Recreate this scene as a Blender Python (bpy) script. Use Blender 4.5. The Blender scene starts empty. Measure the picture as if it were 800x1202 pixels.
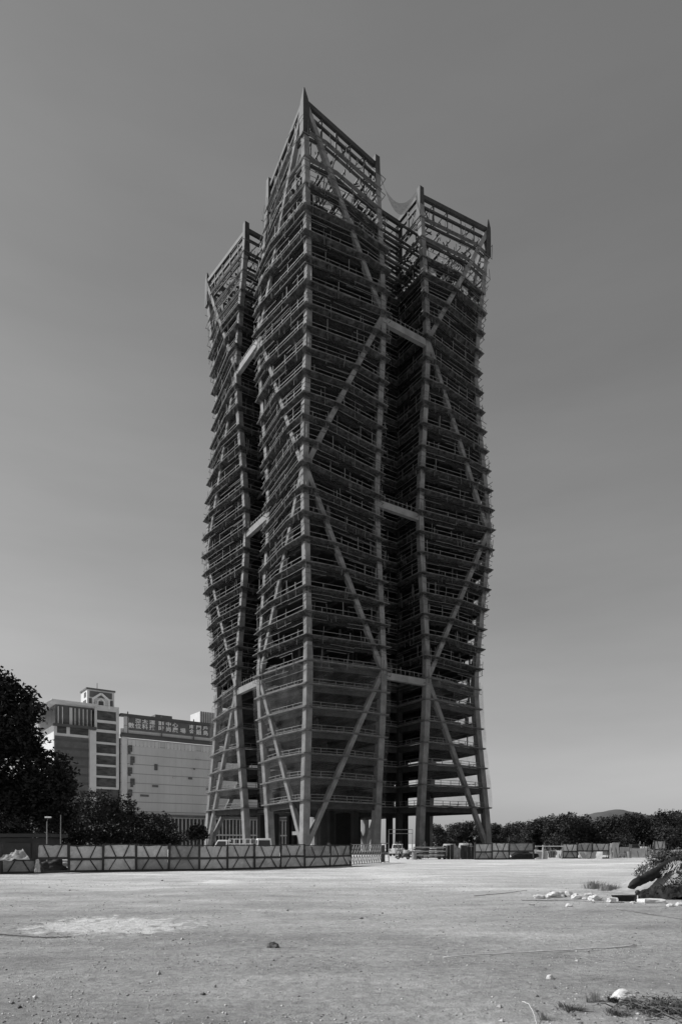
import bpy, bmesh, math, random
from mathutils import Vector, Matrix, noise
R = math.radians
rnd = random.Random(7)
sc = bpy.context.scene
COL = sc.collection

# ------------------------------------------------------------------ camera, sky, sun, exposure
EYE, FPX, HOR = 1.9, 778.0, 991.0
cam_d = bpy.data.cameras.new('camera'); cam = bpy.data.objects.new('camera', cam_d); COL.objects.link(cam)
cam_d.sensor_fit = 'HORIZONTAL'; cam_d.sensor_width = 24.0; cam_d.lens = 24.0 * FPX / 800.0
cam_d.shift_y = (HOR - 601.0) / 800.0
cam_d.clip_start = 0.1; cam_d.clip_end = 12000
cam.location = (0, 0, EYE); cam.rotation_euler = (R(90), 0, 0)
sc.camera = cam

SUN_EL = R(38); SUN_DIR = Vector((-1.0, 0.08, 0)).normalized()
w = bpy.data.worlds.new('World'); sc.world = w; w.use_nodes = True
nt = w.node_tree; nt.nodes.clear()
sky = nt.nodes.new('ShaderNodeTexSky'); sky.sky_type = 'NISHITA'; sky.sun_disc = False
sky.sun_elevation = SUN_EL; sky.sun_rotation = math.atan2(SUN_DIR.x, SUN_DIR.y)
sky.air_density = 2.0; sky.dust_density = 0.4; sky.ozone_density = 1.0; sky.altitude = 20
sepc = nt.nodes.new('ShaderNodeRGBToBW')                  # black-and-white film
bg = nt.nodes.new('ShaderNodeBackground'); bg.inputs['Strength'].default_value = 0.079
out = nt.nodes.new('ShaderNodeOutputWorld')
nt.links.new(sky.outputs[0], sepc.inputs[0]); wtc = nt.nodes.new('ShaderNodeTexCoord'); wmp = nt.nodes.new('ShaderNodeMapping'); wmp.inputs['Scale'].default_value = (1.2, 1.2, 6.0); wmp.inputs['Rotation'].default_value = (0, R(8), 0)
wn = nt.nodes.new('ShaderNodeTexNoise'); wn.inputs['Scale'].default_value = 1.6; wn.inputs['Detail'].default_value = 5; wn.inputs['Roughness'].default_value = .55
wr = nt.nodes.new('ShaderNodeMapRange'); wr.inputs[1].default_value = .3; wr.inputs[2].default_value = .7; wr.inputs[3].default_value = .93; wr.inputs[4].default_value = 1.07
wm = nt.nodes.new('ShaderNodeMath'); wm.operation = 'MULTIPLY'
nt.links.new(wtc.outputs['Generated'], wmp.inputs[0]); nt.links.new(wmp.outputs[0], wn.inputs[0]); nt.links.new(wn.outputs[0], wr.inputs[0])
nt.links.new(sepc.outputs[0], wm.inputs[0]); nt.links.new(wr.outputs[0], wm.inputs[1]); nt.links.new(wm.outputs[0], bg.inputs[0]); nt.links.new(bg.outputs[0], out.inputs[0])

sun_d = bpy.data.lights.new('sun', 'SUN'); sun = bpy.data.objects.new('sun', sun_d); COL.objects.link(sun)
sun_d.energy = 4.5; sun_d.angle = R(0.5); sun_d.color = (1, 1, 1)
to_sun = Vector((SUN_DIR.x * math.cos(SUN_EL), SUN_DIR.y * math.cos(SUN_EL), math.sin(SUN_EL)))
sun.rotation_euler = to_sun.to_track_quat('Z', 'Y').to_euler(); sun.location = to_sun * 300
sc.view_settings.view_transform = 'Standard'; sc.view_settings.look = 'None'
sc.view_settings.exposure = 0.0; sc.view_settings.gamma = 1.0; sc.view_settings.use_curve_mapping = False
sc.cycles.transparent_max_bounces = 24

# ------------------------------------------------------------------ helpers
def px(x, y, Y): return Vector(((x - 400) / FPX * Y, Y, EYE - (y - HOR) * Y / FPX))
def gY(y): return EYE * FPX / (y - HOR)
def gp(x, y): Y = gY(y); return Vector(((x - 400) / FPX * Y, Y, 0))

class MB:
    def __init__(s): s.v = []; s.f = []
    def poly(s, pts):
        n = len(s.v); s.v += [tuple(p) for p in pts]; s.f.append(tuple(range(n, n + len(pts))))
    def box(s, c, size, ax=None):
        """box centred on c; ax = rotation matrix (3x3) or a z angle"""
        m = Matrix.Identity(3) if ax is None else (Matrix.Rotation(ax, 3, 'Z') if not isinstance(ax, Matrix) else ax)
        n = len(s.v); c = Vector(c); a, b, d = size[0] / 2, size[1] / 2, size[2] / 2
        for z in (-d, d):
            for (x, y) in ((-a, -b), (a, -b), (a, b), (-a, b)): s.v.append(tuple(c + m @ Vector((x, y, z))))
        for q in ((3, 2, 1, 0), (4, 5, 6, 7), (0, 1, 5, 4), (1, 2, 6, 5), (2, 3, 7, 6), (3, 0, 4, 7)): s.f.append(tuple(n + i for i in q))
    def bar(s, p, q, wd, ht=None, up=(0, 0, 1)):
        p, q = Vector(p), Vector(q); d = q - p; L = d.length
        if L < 1e-6: return
        d.normalize(); up = Vector(up)
        if abs(d.dot(up)) > 0.98: up = Vector((1, 0, 0.01))
        sd = d.cross(up).normalized(); u2 = sd.cross(d)
        s.box((p + q) / 2, (L, wd, ht or wd), Matrix((d, -sd, u2)).transposed())
    def tube(s, pts, rad, n=7, caps=True):
        pts = [Vector(p) for p in pts]; rs = rad if isinstance(rad, (list, tuple)) else [rad] * len(pts)
        base = len(s.v)
        for i, p in enumerate(pts):
            d = (pts[min(i + 1, len(pts) - 1)] - pts[max(i - 1, 0)]).normalized()
            a = d.cross(Vector((0, 0, 1)) if abs(d.z) < 0.95 else Vector((1, 0, 0))).normalized(); b = d.cross(a)
            for k in range(n):
                t = 2 * math.pi * k / n; s.v.append(tuple(p + (a * math.cos(t) + b * math.sin(t)) * rs[i]))
        for i in range(len(pts) - 1):
            for k in range(n):
                k2 = (k + 1) % n
                s.f.append((base + i * n + k, base + i * n + k2, base + (i + 1) * n + k2, base + (i + 1) * n + k))
        if caps:
            s.f.append(tuple(base + k for k in range(n))); s.f.append(tuple(base + (len(pts) - 1) * n + k for k in reversed(range(n))))
    def rings(s, rings, close=True, caps=False):
        base = len(s.v); n = len(rings[0])
        for r in rings: s.v += [tuple(p) for p in r]
        for i in range(len(rings) - 1):
            for k in range(n if close else n - 1):
                k2 = (k + 1) % n
                s.f.append((base + i * n + k, base + i * n + k2, base + (i + 1) * n + k2, base + (i + 1) * n + k))
        if caps:
            s.f.append(tuple(base + k for k in reversed(range(n)))); s.f.append(tuple(base + (len(rings) - 1) * n + k for k in range(n)))
    def disc_wheel(s, c, r, wd, axis, n=14):
        a = Vector(axis).normalized(); s.tube([Vector(c) - a * wd / 2, Vector(c) + a * wd / 2], r, n)
    def rock(s, c, r, seed=0, sq=(1, 1, 0.7), sub=2, rough=0.35):
        bm = bmesh.new(); bmesh.ops.create_icosphere(bm, subdivisions=sub, radius=1.0)
        n0 = len(s.v)
        for v in bm.verts:
            p = v.co; k = 1 + rough * noise.noise(p * 1.3 + Vector((seed * 3.1, seed * 1.7, 5))) + rough * .5 * noise.noise(p * 3.1 + Vector((seed, 9, seed * 2.3)))
            s.v.append((c[0] + p.x * k * r * sq[0], c[1] + p.y * k * r * sq[1], c[2] + p.z * k * r * sq[2]))
        for f in bm.faces: s.f.append(tuple(n0 + v.index for v in f.verts))
        bm.free()
    def build(s, name, m, parent=None, smooth=False, fix=True, bevel=0):
        me = bpy.data.meshes.new(name); me.from_pydata(s.v, [], s.f)
        if fix:
            bm = bmesh.new(); bm.from_mesh(me); bmesh.ops.recalc_face_normals(bm, faces=bm.faces); bm.to_mesh(me); bm.free()
        o = bpy.data.objects.new(name, me); COL.objects.link(o)
        if m: me.materials.append(m)
        if smooth:
            for p in me.polygons: p.use_smooth = True
        if parent: o.parent = parent
        if bevel:
            b = o.modifiers.new('bevel', 'BEVEL'); b.width = bevel; b.segments = 2
        return o
def thing(name, label, cat, loc=(0, 0, 0), rz=0, group=None):
    o = bpy.data.objects.new(name, None); COL.objects.link(o); o.location = loc; o.rotation_euler = (0, 0, rz)
    o.empty_display_size = 0.3
    return tag(o, label, cat, group)
def tag(o, label, cat, group=None):
    o['label'] = label; o['category'] = cat
    if group: o['group'] = group
    return o
def copy_tree(o, parent=None):
    c = o.copy(); COL.objects.link(c)
    if parent: c.parent = parent
    for ch in list(o.children): copy_tree(ch, c)
    return c
def at(o, p): o.location = Vector(p); return o

def mat(name, base, rough=0.85, var=0.25, scale=1.0, bump=0.0, bscale=None, stretch=(1, 1, 1), spec=0.3, metal=0.0, obj=True):
    m = bpy.data.materials.new(name); m.use_nodes = True; t = m.node_tree; b = t.nodes['Principled BSDF']
    b.inputs['Roughness'].default_value = rough; b.inputs['Specular IOR Level'].default_value = spec; b.inputs['Metallic'].default_value = metal
    tc = t.nodes.new('ShaderNodeTexCoord'); mp = t.nodes.new('ShaderNodeMapping'); mp.inputs['Scale'].default_value = stretch
    t.links.new(tc.outputs['Object'], mp.inputs[0])
    n1 = t.nodes.new('ShaderNodeTexNoise'); n1.inputs['Scale'].default_value = scale; n1.inputs['Detail'].default_value = 7; n1.inputs['Roughness'].default_value = .65
    t.links.new(mp.outputs[0], n1.inputs[0])
    mr = t.nodes.new('ShaderNodeMapRange'); mr.inputs[1].default_value = .28; mr.inputs[2].default_value = .72
    mr.inputs[3].default_value = base * (1 - var); mr.inputs[4].default_value = base * (1 + var)
    t.links.new(n1.outputs[0], mr.inputs[0]); t.links.new(mr.outputs[0], b.inputs['Base Color'])
    if bump:
        n2 = t.nodes.new('ShaderNodeTexNoise'); n2.inputs['Scale'].default_value = bscale or scale * 6; n2.inputs['Detail'].default_value = 5
        t.links.new(mp.outputs[0], n2.inputs[0])
        bp = t.nodes.new('ShaderNodeBump'); bp.inputs['Strength'].default_value = bump; bp.inputs['Distance'].default_value = .05
        t.links.new(n2.outputs[0], bp.inputs['Height']); t.links.new(bp.outputs[0], b.inputs['Normal'])
    return m
def net_mat(name, base, opacity, scale=3.0, var=.25):
    m = bpy.data.materials.new(name); m.use_nodes = True; t = m.node_tree; t.nodes.clear()
    o = t.nodes.new('ShaderNodeOutputMaterial'); mix = t.nodes.new('ShaderNodeMixShader'); tr = t.nodes.new('ShaderNodeBsdfTransparent')
    d = t.nodes.new('ShaderNodeBsdfDiffuse'); d.inputs[0].default_value = (base, base, base, 1)
    tc = t.nodes.new('ShaderNodeTexCoord'); n = t.nodes.new('ShaderNodeTexNoise'); n.inputs['Scale'].default_value = scale; n.inputs['Detail'].default_value = 6
    mr = t.nodes.new('ShaderNodeMapRange'); mr.inputs[1].default_value = .3; mr.inputs[2].default_value = .7
    mr.inputs[3].default_value = max(0, opacity - var); mr.inputs[4].default_value = min(1, opacity + var)
    t.links.new(tc.outputs['Object'], n.inputs[0]); t.links.new(n.outputs[0], mr.inputs[0]); t.links.new(mr.outputs[0], mix.inputs[0])
    t.links.new(tr.outputs[0], mix.inputs[1]); t.links.new(d.outputs[0], mix.inputs[2]); t.links.new(mix.outputs[0], o.inputs[0])
    return m

M = dict(
    conc=mat('column_concrete', .195, .85, .42, .55, .3, 6, (1, 1, .8)),
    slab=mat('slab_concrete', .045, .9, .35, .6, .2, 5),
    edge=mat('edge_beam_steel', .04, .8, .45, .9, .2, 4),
    ledge=mat('scaffold_board', .115, .85, .6, 1.1),
    rail=mat('rail_metal', .2, .6, .3, 1.2, metal=0.2), pipe=mat('scaffold_pipe', .12, .7, .6, .7),
    core=mat('shaded_core_concrete', .03, .9, .3, .3),  # concrete darkened: the shade inside the tower is put into this colour
    steel=mat('crown_steel', .055, .65, .35, .8, metal=.2),
    beam=mat('link_beam_paint', .215, .7, .3, .5),
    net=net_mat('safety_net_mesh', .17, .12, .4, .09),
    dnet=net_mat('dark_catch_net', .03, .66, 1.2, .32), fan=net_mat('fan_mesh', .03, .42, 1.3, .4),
    panel=mat('hoarding_sheet', .46, .6, .3, 1.3, .3, 3, (1, 1, .6)),
    panel_pale=mat('hoarding_pale', .52, .6, .3, 1.6, .3, 3), panel_dull=mat('hoarding_dull', .27, .65, .4, 1.1, .3, 3),
    frame=mat('hoarding_frame', .045, .7, .3, 2),
    leaf=None, bark=mat('bark', .06, .95, .35, 3, .5),
    white=mat('white_paint', .72, .5, .12, 2), black=mat('black_plastic', .03, .6, .3, 2), glass=mat('dark_glass', .03, .12, .3, .4, spec=.6),
    rubber=mat('rubber', .02, .8, .2, 3), rubble=mat('pale_rubble', .62, .9, .22, 6, .5, 14), clod=mat('dark_clod', .14, .95, .4, 12, .6, 30),
    wood=mat('weathered_wood', .3, .85, .3, 8, .3, 30), drywood=mat('dry_stalk', .66, .9, .25, 6), tarp=mat('black_tarp', .022, .7, .5, 2.5, .8, 5, spec=.2),
    soil=mat('soil_mound', .34, .95, .3, 2.5, .6, 12), sand=mat('white_sand', .62, .95, .12, 4, .4, 20),
    wall=mat('building_cladding', .53, .7, .16, .09, stretch=(1, 1, .35)), bwhite=mat('building_trim', .6, .7, .12, .3), bglass=mat('building_glass', .065, .22, .8, .35, spec=.5, stretch=(1, 1, 3)),
    bgrey=mat('building_grey_glass', .12, .4, .3, .3), bdark=mat('building_dark', .09, .6, .2, .4), sign=mat('sign_board', .12, .7, .25, .4), letter=mat('sign_letter', .75, .6, .05, 1),
    shed=mat('shed_sheet', .035, .7, .3, 1), grey=mat('grey_metal', .25, .6, .3, 2, metal=.2), dry=mat('dry_grass', .26, .95, .35, 3), bag=mat('bulk_bag_cloth', .34, .9, .4, 3, .5, 6),
    hill=mat('hill_scrub', .09, .95, .3, .05))
def leaf_mat(name, base, lo=.55, hi=1.5):
    m = bpy.data.materials.new(name); m.use_nodes = True; t = m.node_tree; b = t.nodes['Principled BSDF']
    b.inputs['Roughness'].default_value = .6; b.inputs['Specular IOR Level'].default_value = .2
    g = t.nodes.new('ShaderNodeNewGeometry'); mr = t.nodes.new('ShaderNodeMapRange')
    mr.inputs[3].default_value = base * lo; mr.inputs[4].default_value = base * hi
    t.links.new(g.outputs['Random Per Island'], mr.inputs[0]); t.links.new(mr.outputs[0], b.inputs['Base Color'])
    return m
M['leaf'] = leaf_mat('dark_leaf', .014); M['leaf_mid'] = leaf_mat('mid_leaf', .045); M['leaf_dry'] = leaf_mat('dusty_leaf', .09)

# ------------------------------------------------------------------ ground
def axis(stops):
    r = []
    for (a, b, st) in stops:
        n = max(1, int(round((b - a) / st)))
        r += [a + (b - a) * i / n for i in range(n)]
    return r + [stops[-1][1]]
xs = axis([(-6000, -600, 1350), (-600, -120, 80), (-120, -40, 8), (-40, -12, .7), (-12, -6.5, .13), (-6.5, 6.5, .055), (6.5, 12, .13), (12, 40, .7), (40, 120, 8), (120, 600, 80), (600, 6000, 1350)])
ys = axis([(-600, -60, 90), (-60, 4, 4), (4, 5.5, .2), (5.5, 14, .055), (14, 20, .09), (20, 40, .5), (40, 90, 2.5), (90, 300, 15), (300, 900, 100), (900, 9000, 2700)])
def gz(x, y):
    near = 1 / (1 + (max(0, abs(x) - 20) / 25) ** 2) / (1 + (max(0, y - 30) / 30) ** 2) if y > 0 else 0.2
    z = .05 * noise.noise(Vector((x * .16, y * .22, 1))) + .022 * noise.noise(Vector((x * .6, y * .9, 4))) + .013 * noise.noise(Vector((x * 2.1, y * 2.6, 8))) + .006 * noise.noise(Vector((x * 6, y * 6, 3)))
    if 5 < y < 15 and abs(x) < 8: z += .02 * max(0, noise.noise(Vector((x * 9, y * 9, 31)))) * max(0, noise.noise(Vector((x * .7, y * 1.1, 5))) + .35) * 2
    if ((x + 5.35) / 2.3) ** 2 + ((y - 15.4) / 2) ** 2 < 1: z += .06 * abs(noise.noise(Vector((x * 1.7, y * 1.7, 44)))) + .03 * noise.noise(Vector((x * 4, y * 4, 41)))
    z += -.012 * max(0, noise.noise(Vector((x * .25, y * 2.2, 21))) - .25)
    return z * near
g = MB()
for y in ys:
    for x in xs: g.v.append((x, y, gz(x, y)))
nx = len(xs)
for j in range(len(ys) - 1):
    for i in range(nx - 1): g.f.append((j * nx + i, j * nx + i + 1, (j + 1) * nx + i + 1, (j + 1) * nx + i))
def ground_mat():
    m = bpy.data.materials.new('dry_earth'); m.use_nodes = True; t = m.node_tree; b = t.nodes['Principled BSDF']
    b.inputs['Roughness'].default_value = .95; b.inputs['Specular IOR Level'].default_value = .1
    tc = t.nodes.new('ShaderNodeTexCoord')
    def nz(scale, stretch, det=8, ro=.62):
        mp = t.nodes.new('ShaderNodeMapping'); mp.inputs['Scale'].default_value = stretch; t.links.new(tc.outputs['Object'], mp.inputs[0])
        n = t.nodes.new('ShaderNodeTexNoise'); n.inputs['Scale'].default_value = scale; n.inputs['Detail'].default_value = det; n.inputs['Roughness'].default_value = ro
        t.links.new(mp.outputs[0], n.inputs[0]); return n.outputs[0]
    def rng(x, a, b2, c, d):
        r = t.nodes.new('ShaderNodeMapRange'); r.inputs[1].default_value = a; r.inputs[2].default_value = b2; r.inputs[3].default_value = c; r.inputs[4].default_value = d
        t.links.new(x, r.inputs[0]); return r.outputs[0]
    def op(k, a, b2):
        r = t.nodes.new('ShaderNodeMath'); r.operation = k
        for i, q in enumerate((a, b2)):
            if isinstance(q, (int, float)): r.inputs[i].default_value = q
            else: t.links.new(q, r.inputs[i])
        return r.outputs[0]
    base = rng(nz(.09, (.5, 1, 1), 6), .3, .7, .325, .45)
    tracks = rng(nz(.42, (.36, 1, 1), 7), .35, .68, .8, 1.22)
    fine = rng(nz(7, (1, 1, 1), 10, .75), .25, .75, .55, 1.45)
    mid = rng(nz(1.3, (.7, 1, 1), 8, .7), .3, .7, .82, 1.16)
    c = op('MULTIPLY', op('MULTIPLY', base, tracks), op('MULTIPLY', fine, mid))
    # paler further out on the lot, with a ragged limit
    sp = t.nodes.new('ShaderNodeSeparateXYZ'); t.links.new(tc.outputs['Object'], sp.inputs[0])
    worn = rng(nz(.2, (.6, 1, 1), 7, .7), .5, .62, 1.0, 1.2); c = op('MULTIPLY', c, worn)
    damp = rng(nz(.33, (.7, 1, 1), 6, .6), .3, .42, .84, 1.0); c = op('MULTIPLY', c, damp)
    far = rng(op('ADD', sp.outputs[1], rng(nz(.12, (.4, 1, 1)), .2, .8, -14, 14)), 14, 38, .96, 1.5)
    c = op('MULTIPLY', c, far)
    # spilled white sand
    dx = op('DIVIDE', op('SUBTRACT', sp.outputs[0], -5.35), 2.15); dy = op('DIVIDE', op('SUBTRACT', sp.outputs[1], 15.4), 1.75)
    d = op('ADD', op('MULTIPLY', dx, dx), op('MULTIPLY', dy, dy))
    msk = rng(op('ADD', d, rng(nz(2.2, (.6, 1, 1), 8, .75), .2, .8, -1.5, 1.5)), .45, .8, 1, 0)
    mx = t.nodes.new('ShaderNodeMix'); mx.data_type = 'FLOAT'
    t.links.new(msk, mx.inputs[0]); t.links.new(c, mx.inputs[2]); t.links.new(op('MULTIPLY', fine, .66), mx.inputs[3])
    t.links.new(mx.outputs[0], b.inputs['Base Color'])
    bp = t.nodes.new('ShaderNodeBump'); bp.inputs['Strength'].default_value = .9; bp.inputs['Distance'].default_value = .06
    t.links.new(op('ADD', nz(9, (1, 1, 1), 10, .7), op('MULTIPLY', nz(30, (1, 1, 1), 6, .75), .9)), bp.inputs['Height']); t.links.new(bp.outputs[0], b.inputs['Normal'])
    return m
gr = g.build('ground', ground_mat(), smooth=True, fix=False); gr['kind'] = 'structure'
h = MB()                                                   # low hill beyond the right-hand wood
for j in range(25):
    for i in range(61):
        u, v = i / 60 * 2 - 1, j / 24 * 2 - 1
        z = max(0, 1 - u * u) * max(0, 1 - v * v) * 27 + 2 * noise.noise(Vector((u * 6, v * 3, 2))) - 1.5
        h.v.append((196 + u * 62, 470 + v * 60, z))
for j in range(24):
    for i in range(60): h.f.append((j * 61 + i, j * 61 + i + 1, (j + 1) * 61 + i + 1, (j + 1) * 61 + i))
hl = h.build('hill', M['hill'], smooth=True, fix=False); hl['kind'] = 'structure'

# ------------------------------------------------------------------ the tower
TX0, TD, TA = -6.2, 117.5, R(33.1)
LO, GAP, DEP, EC, EE, FH, Z0 = 16.35, 10.45, 8.0, .95, 1.1, 4.2, 9.4
S = 2 * LO + GAP; ZN = Z0 - 2 * FH; SEG = 8 * FH
NSLAB = 26; NFLOOR = 29; ZTOP = 132.6
def wave(z):
    t = abs((z - ZN) / SEG); m = t % 2
    return .5 * (1 - 2 * m if m <= 1 else 2 * m - 3) + .5 * math.cos(math.pi * t)
def frac(z):
    m = abs((z - ZN) / SEG) % 2
    return m if m <= 1 else 2 - m
def side_pt(k, t, n, z):
    """point on side k of the square plan: t along it, n outwards; side 0 is the right-hand front, side 3 the left-hand front"""
    u, v = [(t, -n), (S + n, t), (S - t, S + n), (-n, S - t)][k]
    return Vector((u, v, z))
def outline(z, d=0.0, zo=0.0):
    c, e, s = EC * wave(z), -EE * wave(z), min(.97, max(.03, frac(z)))
    dt, dn = -EC + (LO + EC) * s, EC + (EE - EC) * s
    r = []
    for k in range(4):
        P = lambda t, n: r.append(side_pt(k, t, n, z + zo))
        P(-c - d, c + d); P(dt, dn + d); P(LO + d, e + d); P(LO + d, -DEP + d)
        P(S - LO - d, -DEP + d); P(S - LO - d, e + d); P(S - dt, dn + d)
    return r
tower = thing('unfinished_tower', 'tall unfinished concrete tower wrapped in scaffolding, zigzag braces and spiked open crown', 'tower', (TX0, TD, 0), TA)
tr = random.Random(3)
for k in range(NFLOOR):
    z = Z0 + k * FH; o0 = outline(z)
    if k < NSLAB:
        b = MB(); b.rings([outline(z, 0, -.28), outline(z, 0, 0)], True, True)
        slab = b.build('floor_slab', M['slab'], tower)
        b = MB(); ring = [outline(z, -.12, -.29), outline(z, -.12, -1.05), outline(z, -.55, -1.05), outline(z, -.55, -.29), outline(z, -.12, -.29)]
        b.rings(ring)
        # floor joists seen from below
        for q in range(1, 12):
            t = S * q / 12
            b.bar((t, 1.2 if (t < LO or t > S - LO) else DEP + 1.2, z - .62), (t, S - 1.2 if (t < LO or t > S - LO) else S - DEP - 1.2, z - .62), .3, .6)
        b.build('edge_beam', M['edge'], slab)
    else:                                                   # crown levels: bare steel frames, the sky shows through
        b = MB(); b.rings([outline(z, -.05, -.1), outline(z, -.05, -.5), outline(z, -.35, -.5), outline(z, -.35, -.1), outline(z, -.05, -.1)])
        for q in range(1, 15):
            t = S * q / 15; mid = LO < t < S - LO
            a0 = DEP if mid else .5
            b.bar((t, a0, z - .4), (t, S - a0, z - .4), .22, .42)
            b.bar((a0, t, z - .9), (S - a0, t, z - .9), .22, .42)
        for q in range(60):                                 # loose planks, props and struts of the frame
            k4 = q % 4; t = tr.choice((tr.uniform(1, LO - 1), tr.uniform(S - LO + 1, S - 1))); n = -tr.uniform(.6, 7)
            p = side_pt(k4, t, n, z - .3); b.bar(p, side_pt(k4, t + tr.uniform(-2.5, 2.5), n + tr.uniform(-.8, .8), z - .3 - tr.uniform(1.5, 3.8)), .16)
        slab = b.build('floor_frame', M['steel'], tower)
    low = k <= 6
    # scaffold ledge round the edge
    wd = .92 if low else (1.15 if k < 26 else .5)
    tilt = 0 if low else .22
    b = MB(); b.rings([outline(z, .03, .02), outline(z, wd, .02 + tilt), outline(z, wd, .02 + tilt + (.26 if low else .13)), outline(z, .03, .22 if low else .15), outline(z, .03, .02)])
    b.build('scaffold_ledge', M['ledge'], slab)
    # rail: posts and two pipes
    b = MB(); d = -.1 if low else .85; op_ = outline(z, d, .2)
    for i in range(28):
        p, q = op_[i], op_[(i + 1) % 28]; L = (q - p).length
        if k < 27:
            for hh in ((.55, 1.1) if low else (1.05,)): b.bar(p + Vector((0, 0, hh)), q + Vector((0, 0, hh)), .09 if low else .07)
        nn = max(1, int(L / (2.0 if low else 3.1)))
        for j in range(nn):
            if tr.random() < (.97 if low else .75):
                hh = 1.15 if low else tr.choice((1.1, 1.2, 1.5, 2.1, 2.6))
                pp = p.lerp(q, (j + tr.random() * .5) / nn); b.bar(pp, pp + Vector((0, 0, hh)), .09)
    if k < 27: b.build('guard_rail', M['rail'], slab)
    # irregular scaffold pipes
    if k >= 6:
        b = MB()
        for d_, z_ in ((.95, -.95), (1.0, 2.05), (.5, -1.5)):
            oo = outline(z, d_, z_)
            for i in range(28):
                p, q = oo[i], oo[(i + 1) % 28]; n = max(1, int((q - p).length / 4))
                for j in range(n):
                    if tr.random() < (.62 if z_ != 2.05 else .3): b.bar(p.lerp(q, j / n) + Vector((0, 0, tr.uniform(-.12, .12))), p.lerp(q, (j + 1) / n) + Vector((0, 0, tr.uniform(-.12, .12))), .075)
                for j in range(n):
                    if tr.random() < .45:
                        pp = p.lerp(q, (j + tr.random()) / n); h0 = -1.1 if z_ < 0 else -2.0
                        b.bar(pp + Vector((0, 0, -z_ - 1.0)), pp + Vector((tr.uniform(-.3, .3), tr.uniform(-.3, .3), -z_ + tr.uniform(.9, 2.4))), .07)
        b.build('scaffold_pipes', M['pipe'], slab)
    # clutter standing behind the rail
    if 2 < k < 27:
        b = MB()
        for q in range(60):
            k4 = q % 4; t = tr.choice((tr.uniform(1, LO - 1), tr.uniform(S - LO + 1, S - 1))); n = -tr.uniform(.5, 2.6); hh = tr.choice((tr.uniform(.4, 1.5), tr.uniform(1.5, 3.9)))
            b.box(side_pt(k4, t, n, z + hh / 2), (tr.uniform(.3, 2.2) if hh < 1.5 else tr.uniform(.15, .5), tr.uniform(.15, 1.0) if hh < 1.5 else .2, hh), tr.uniform(0, 3))
        b.build('stacked_material', M['edge'], slab)
    # catch net hanging behind the columns, and torn strips at the ledge
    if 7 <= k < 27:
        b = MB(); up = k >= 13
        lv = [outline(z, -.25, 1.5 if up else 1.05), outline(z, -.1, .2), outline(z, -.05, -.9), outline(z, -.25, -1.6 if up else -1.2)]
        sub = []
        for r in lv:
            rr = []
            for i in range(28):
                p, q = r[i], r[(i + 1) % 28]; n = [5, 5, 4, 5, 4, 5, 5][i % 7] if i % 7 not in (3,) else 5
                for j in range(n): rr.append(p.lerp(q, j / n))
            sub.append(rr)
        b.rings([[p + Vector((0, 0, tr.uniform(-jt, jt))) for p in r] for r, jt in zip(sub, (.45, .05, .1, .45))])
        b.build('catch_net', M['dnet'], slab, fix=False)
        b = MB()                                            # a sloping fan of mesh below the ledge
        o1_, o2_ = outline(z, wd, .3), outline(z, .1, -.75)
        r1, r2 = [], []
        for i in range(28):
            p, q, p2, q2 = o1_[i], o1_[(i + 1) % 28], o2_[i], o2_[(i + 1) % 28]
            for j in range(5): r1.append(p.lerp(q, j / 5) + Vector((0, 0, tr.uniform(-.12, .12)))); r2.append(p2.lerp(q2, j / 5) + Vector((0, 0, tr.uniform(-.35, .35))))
        b.rings([r1, r2]); b.build('catch_fan', M['fan'], slab, fix=False)

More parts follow.
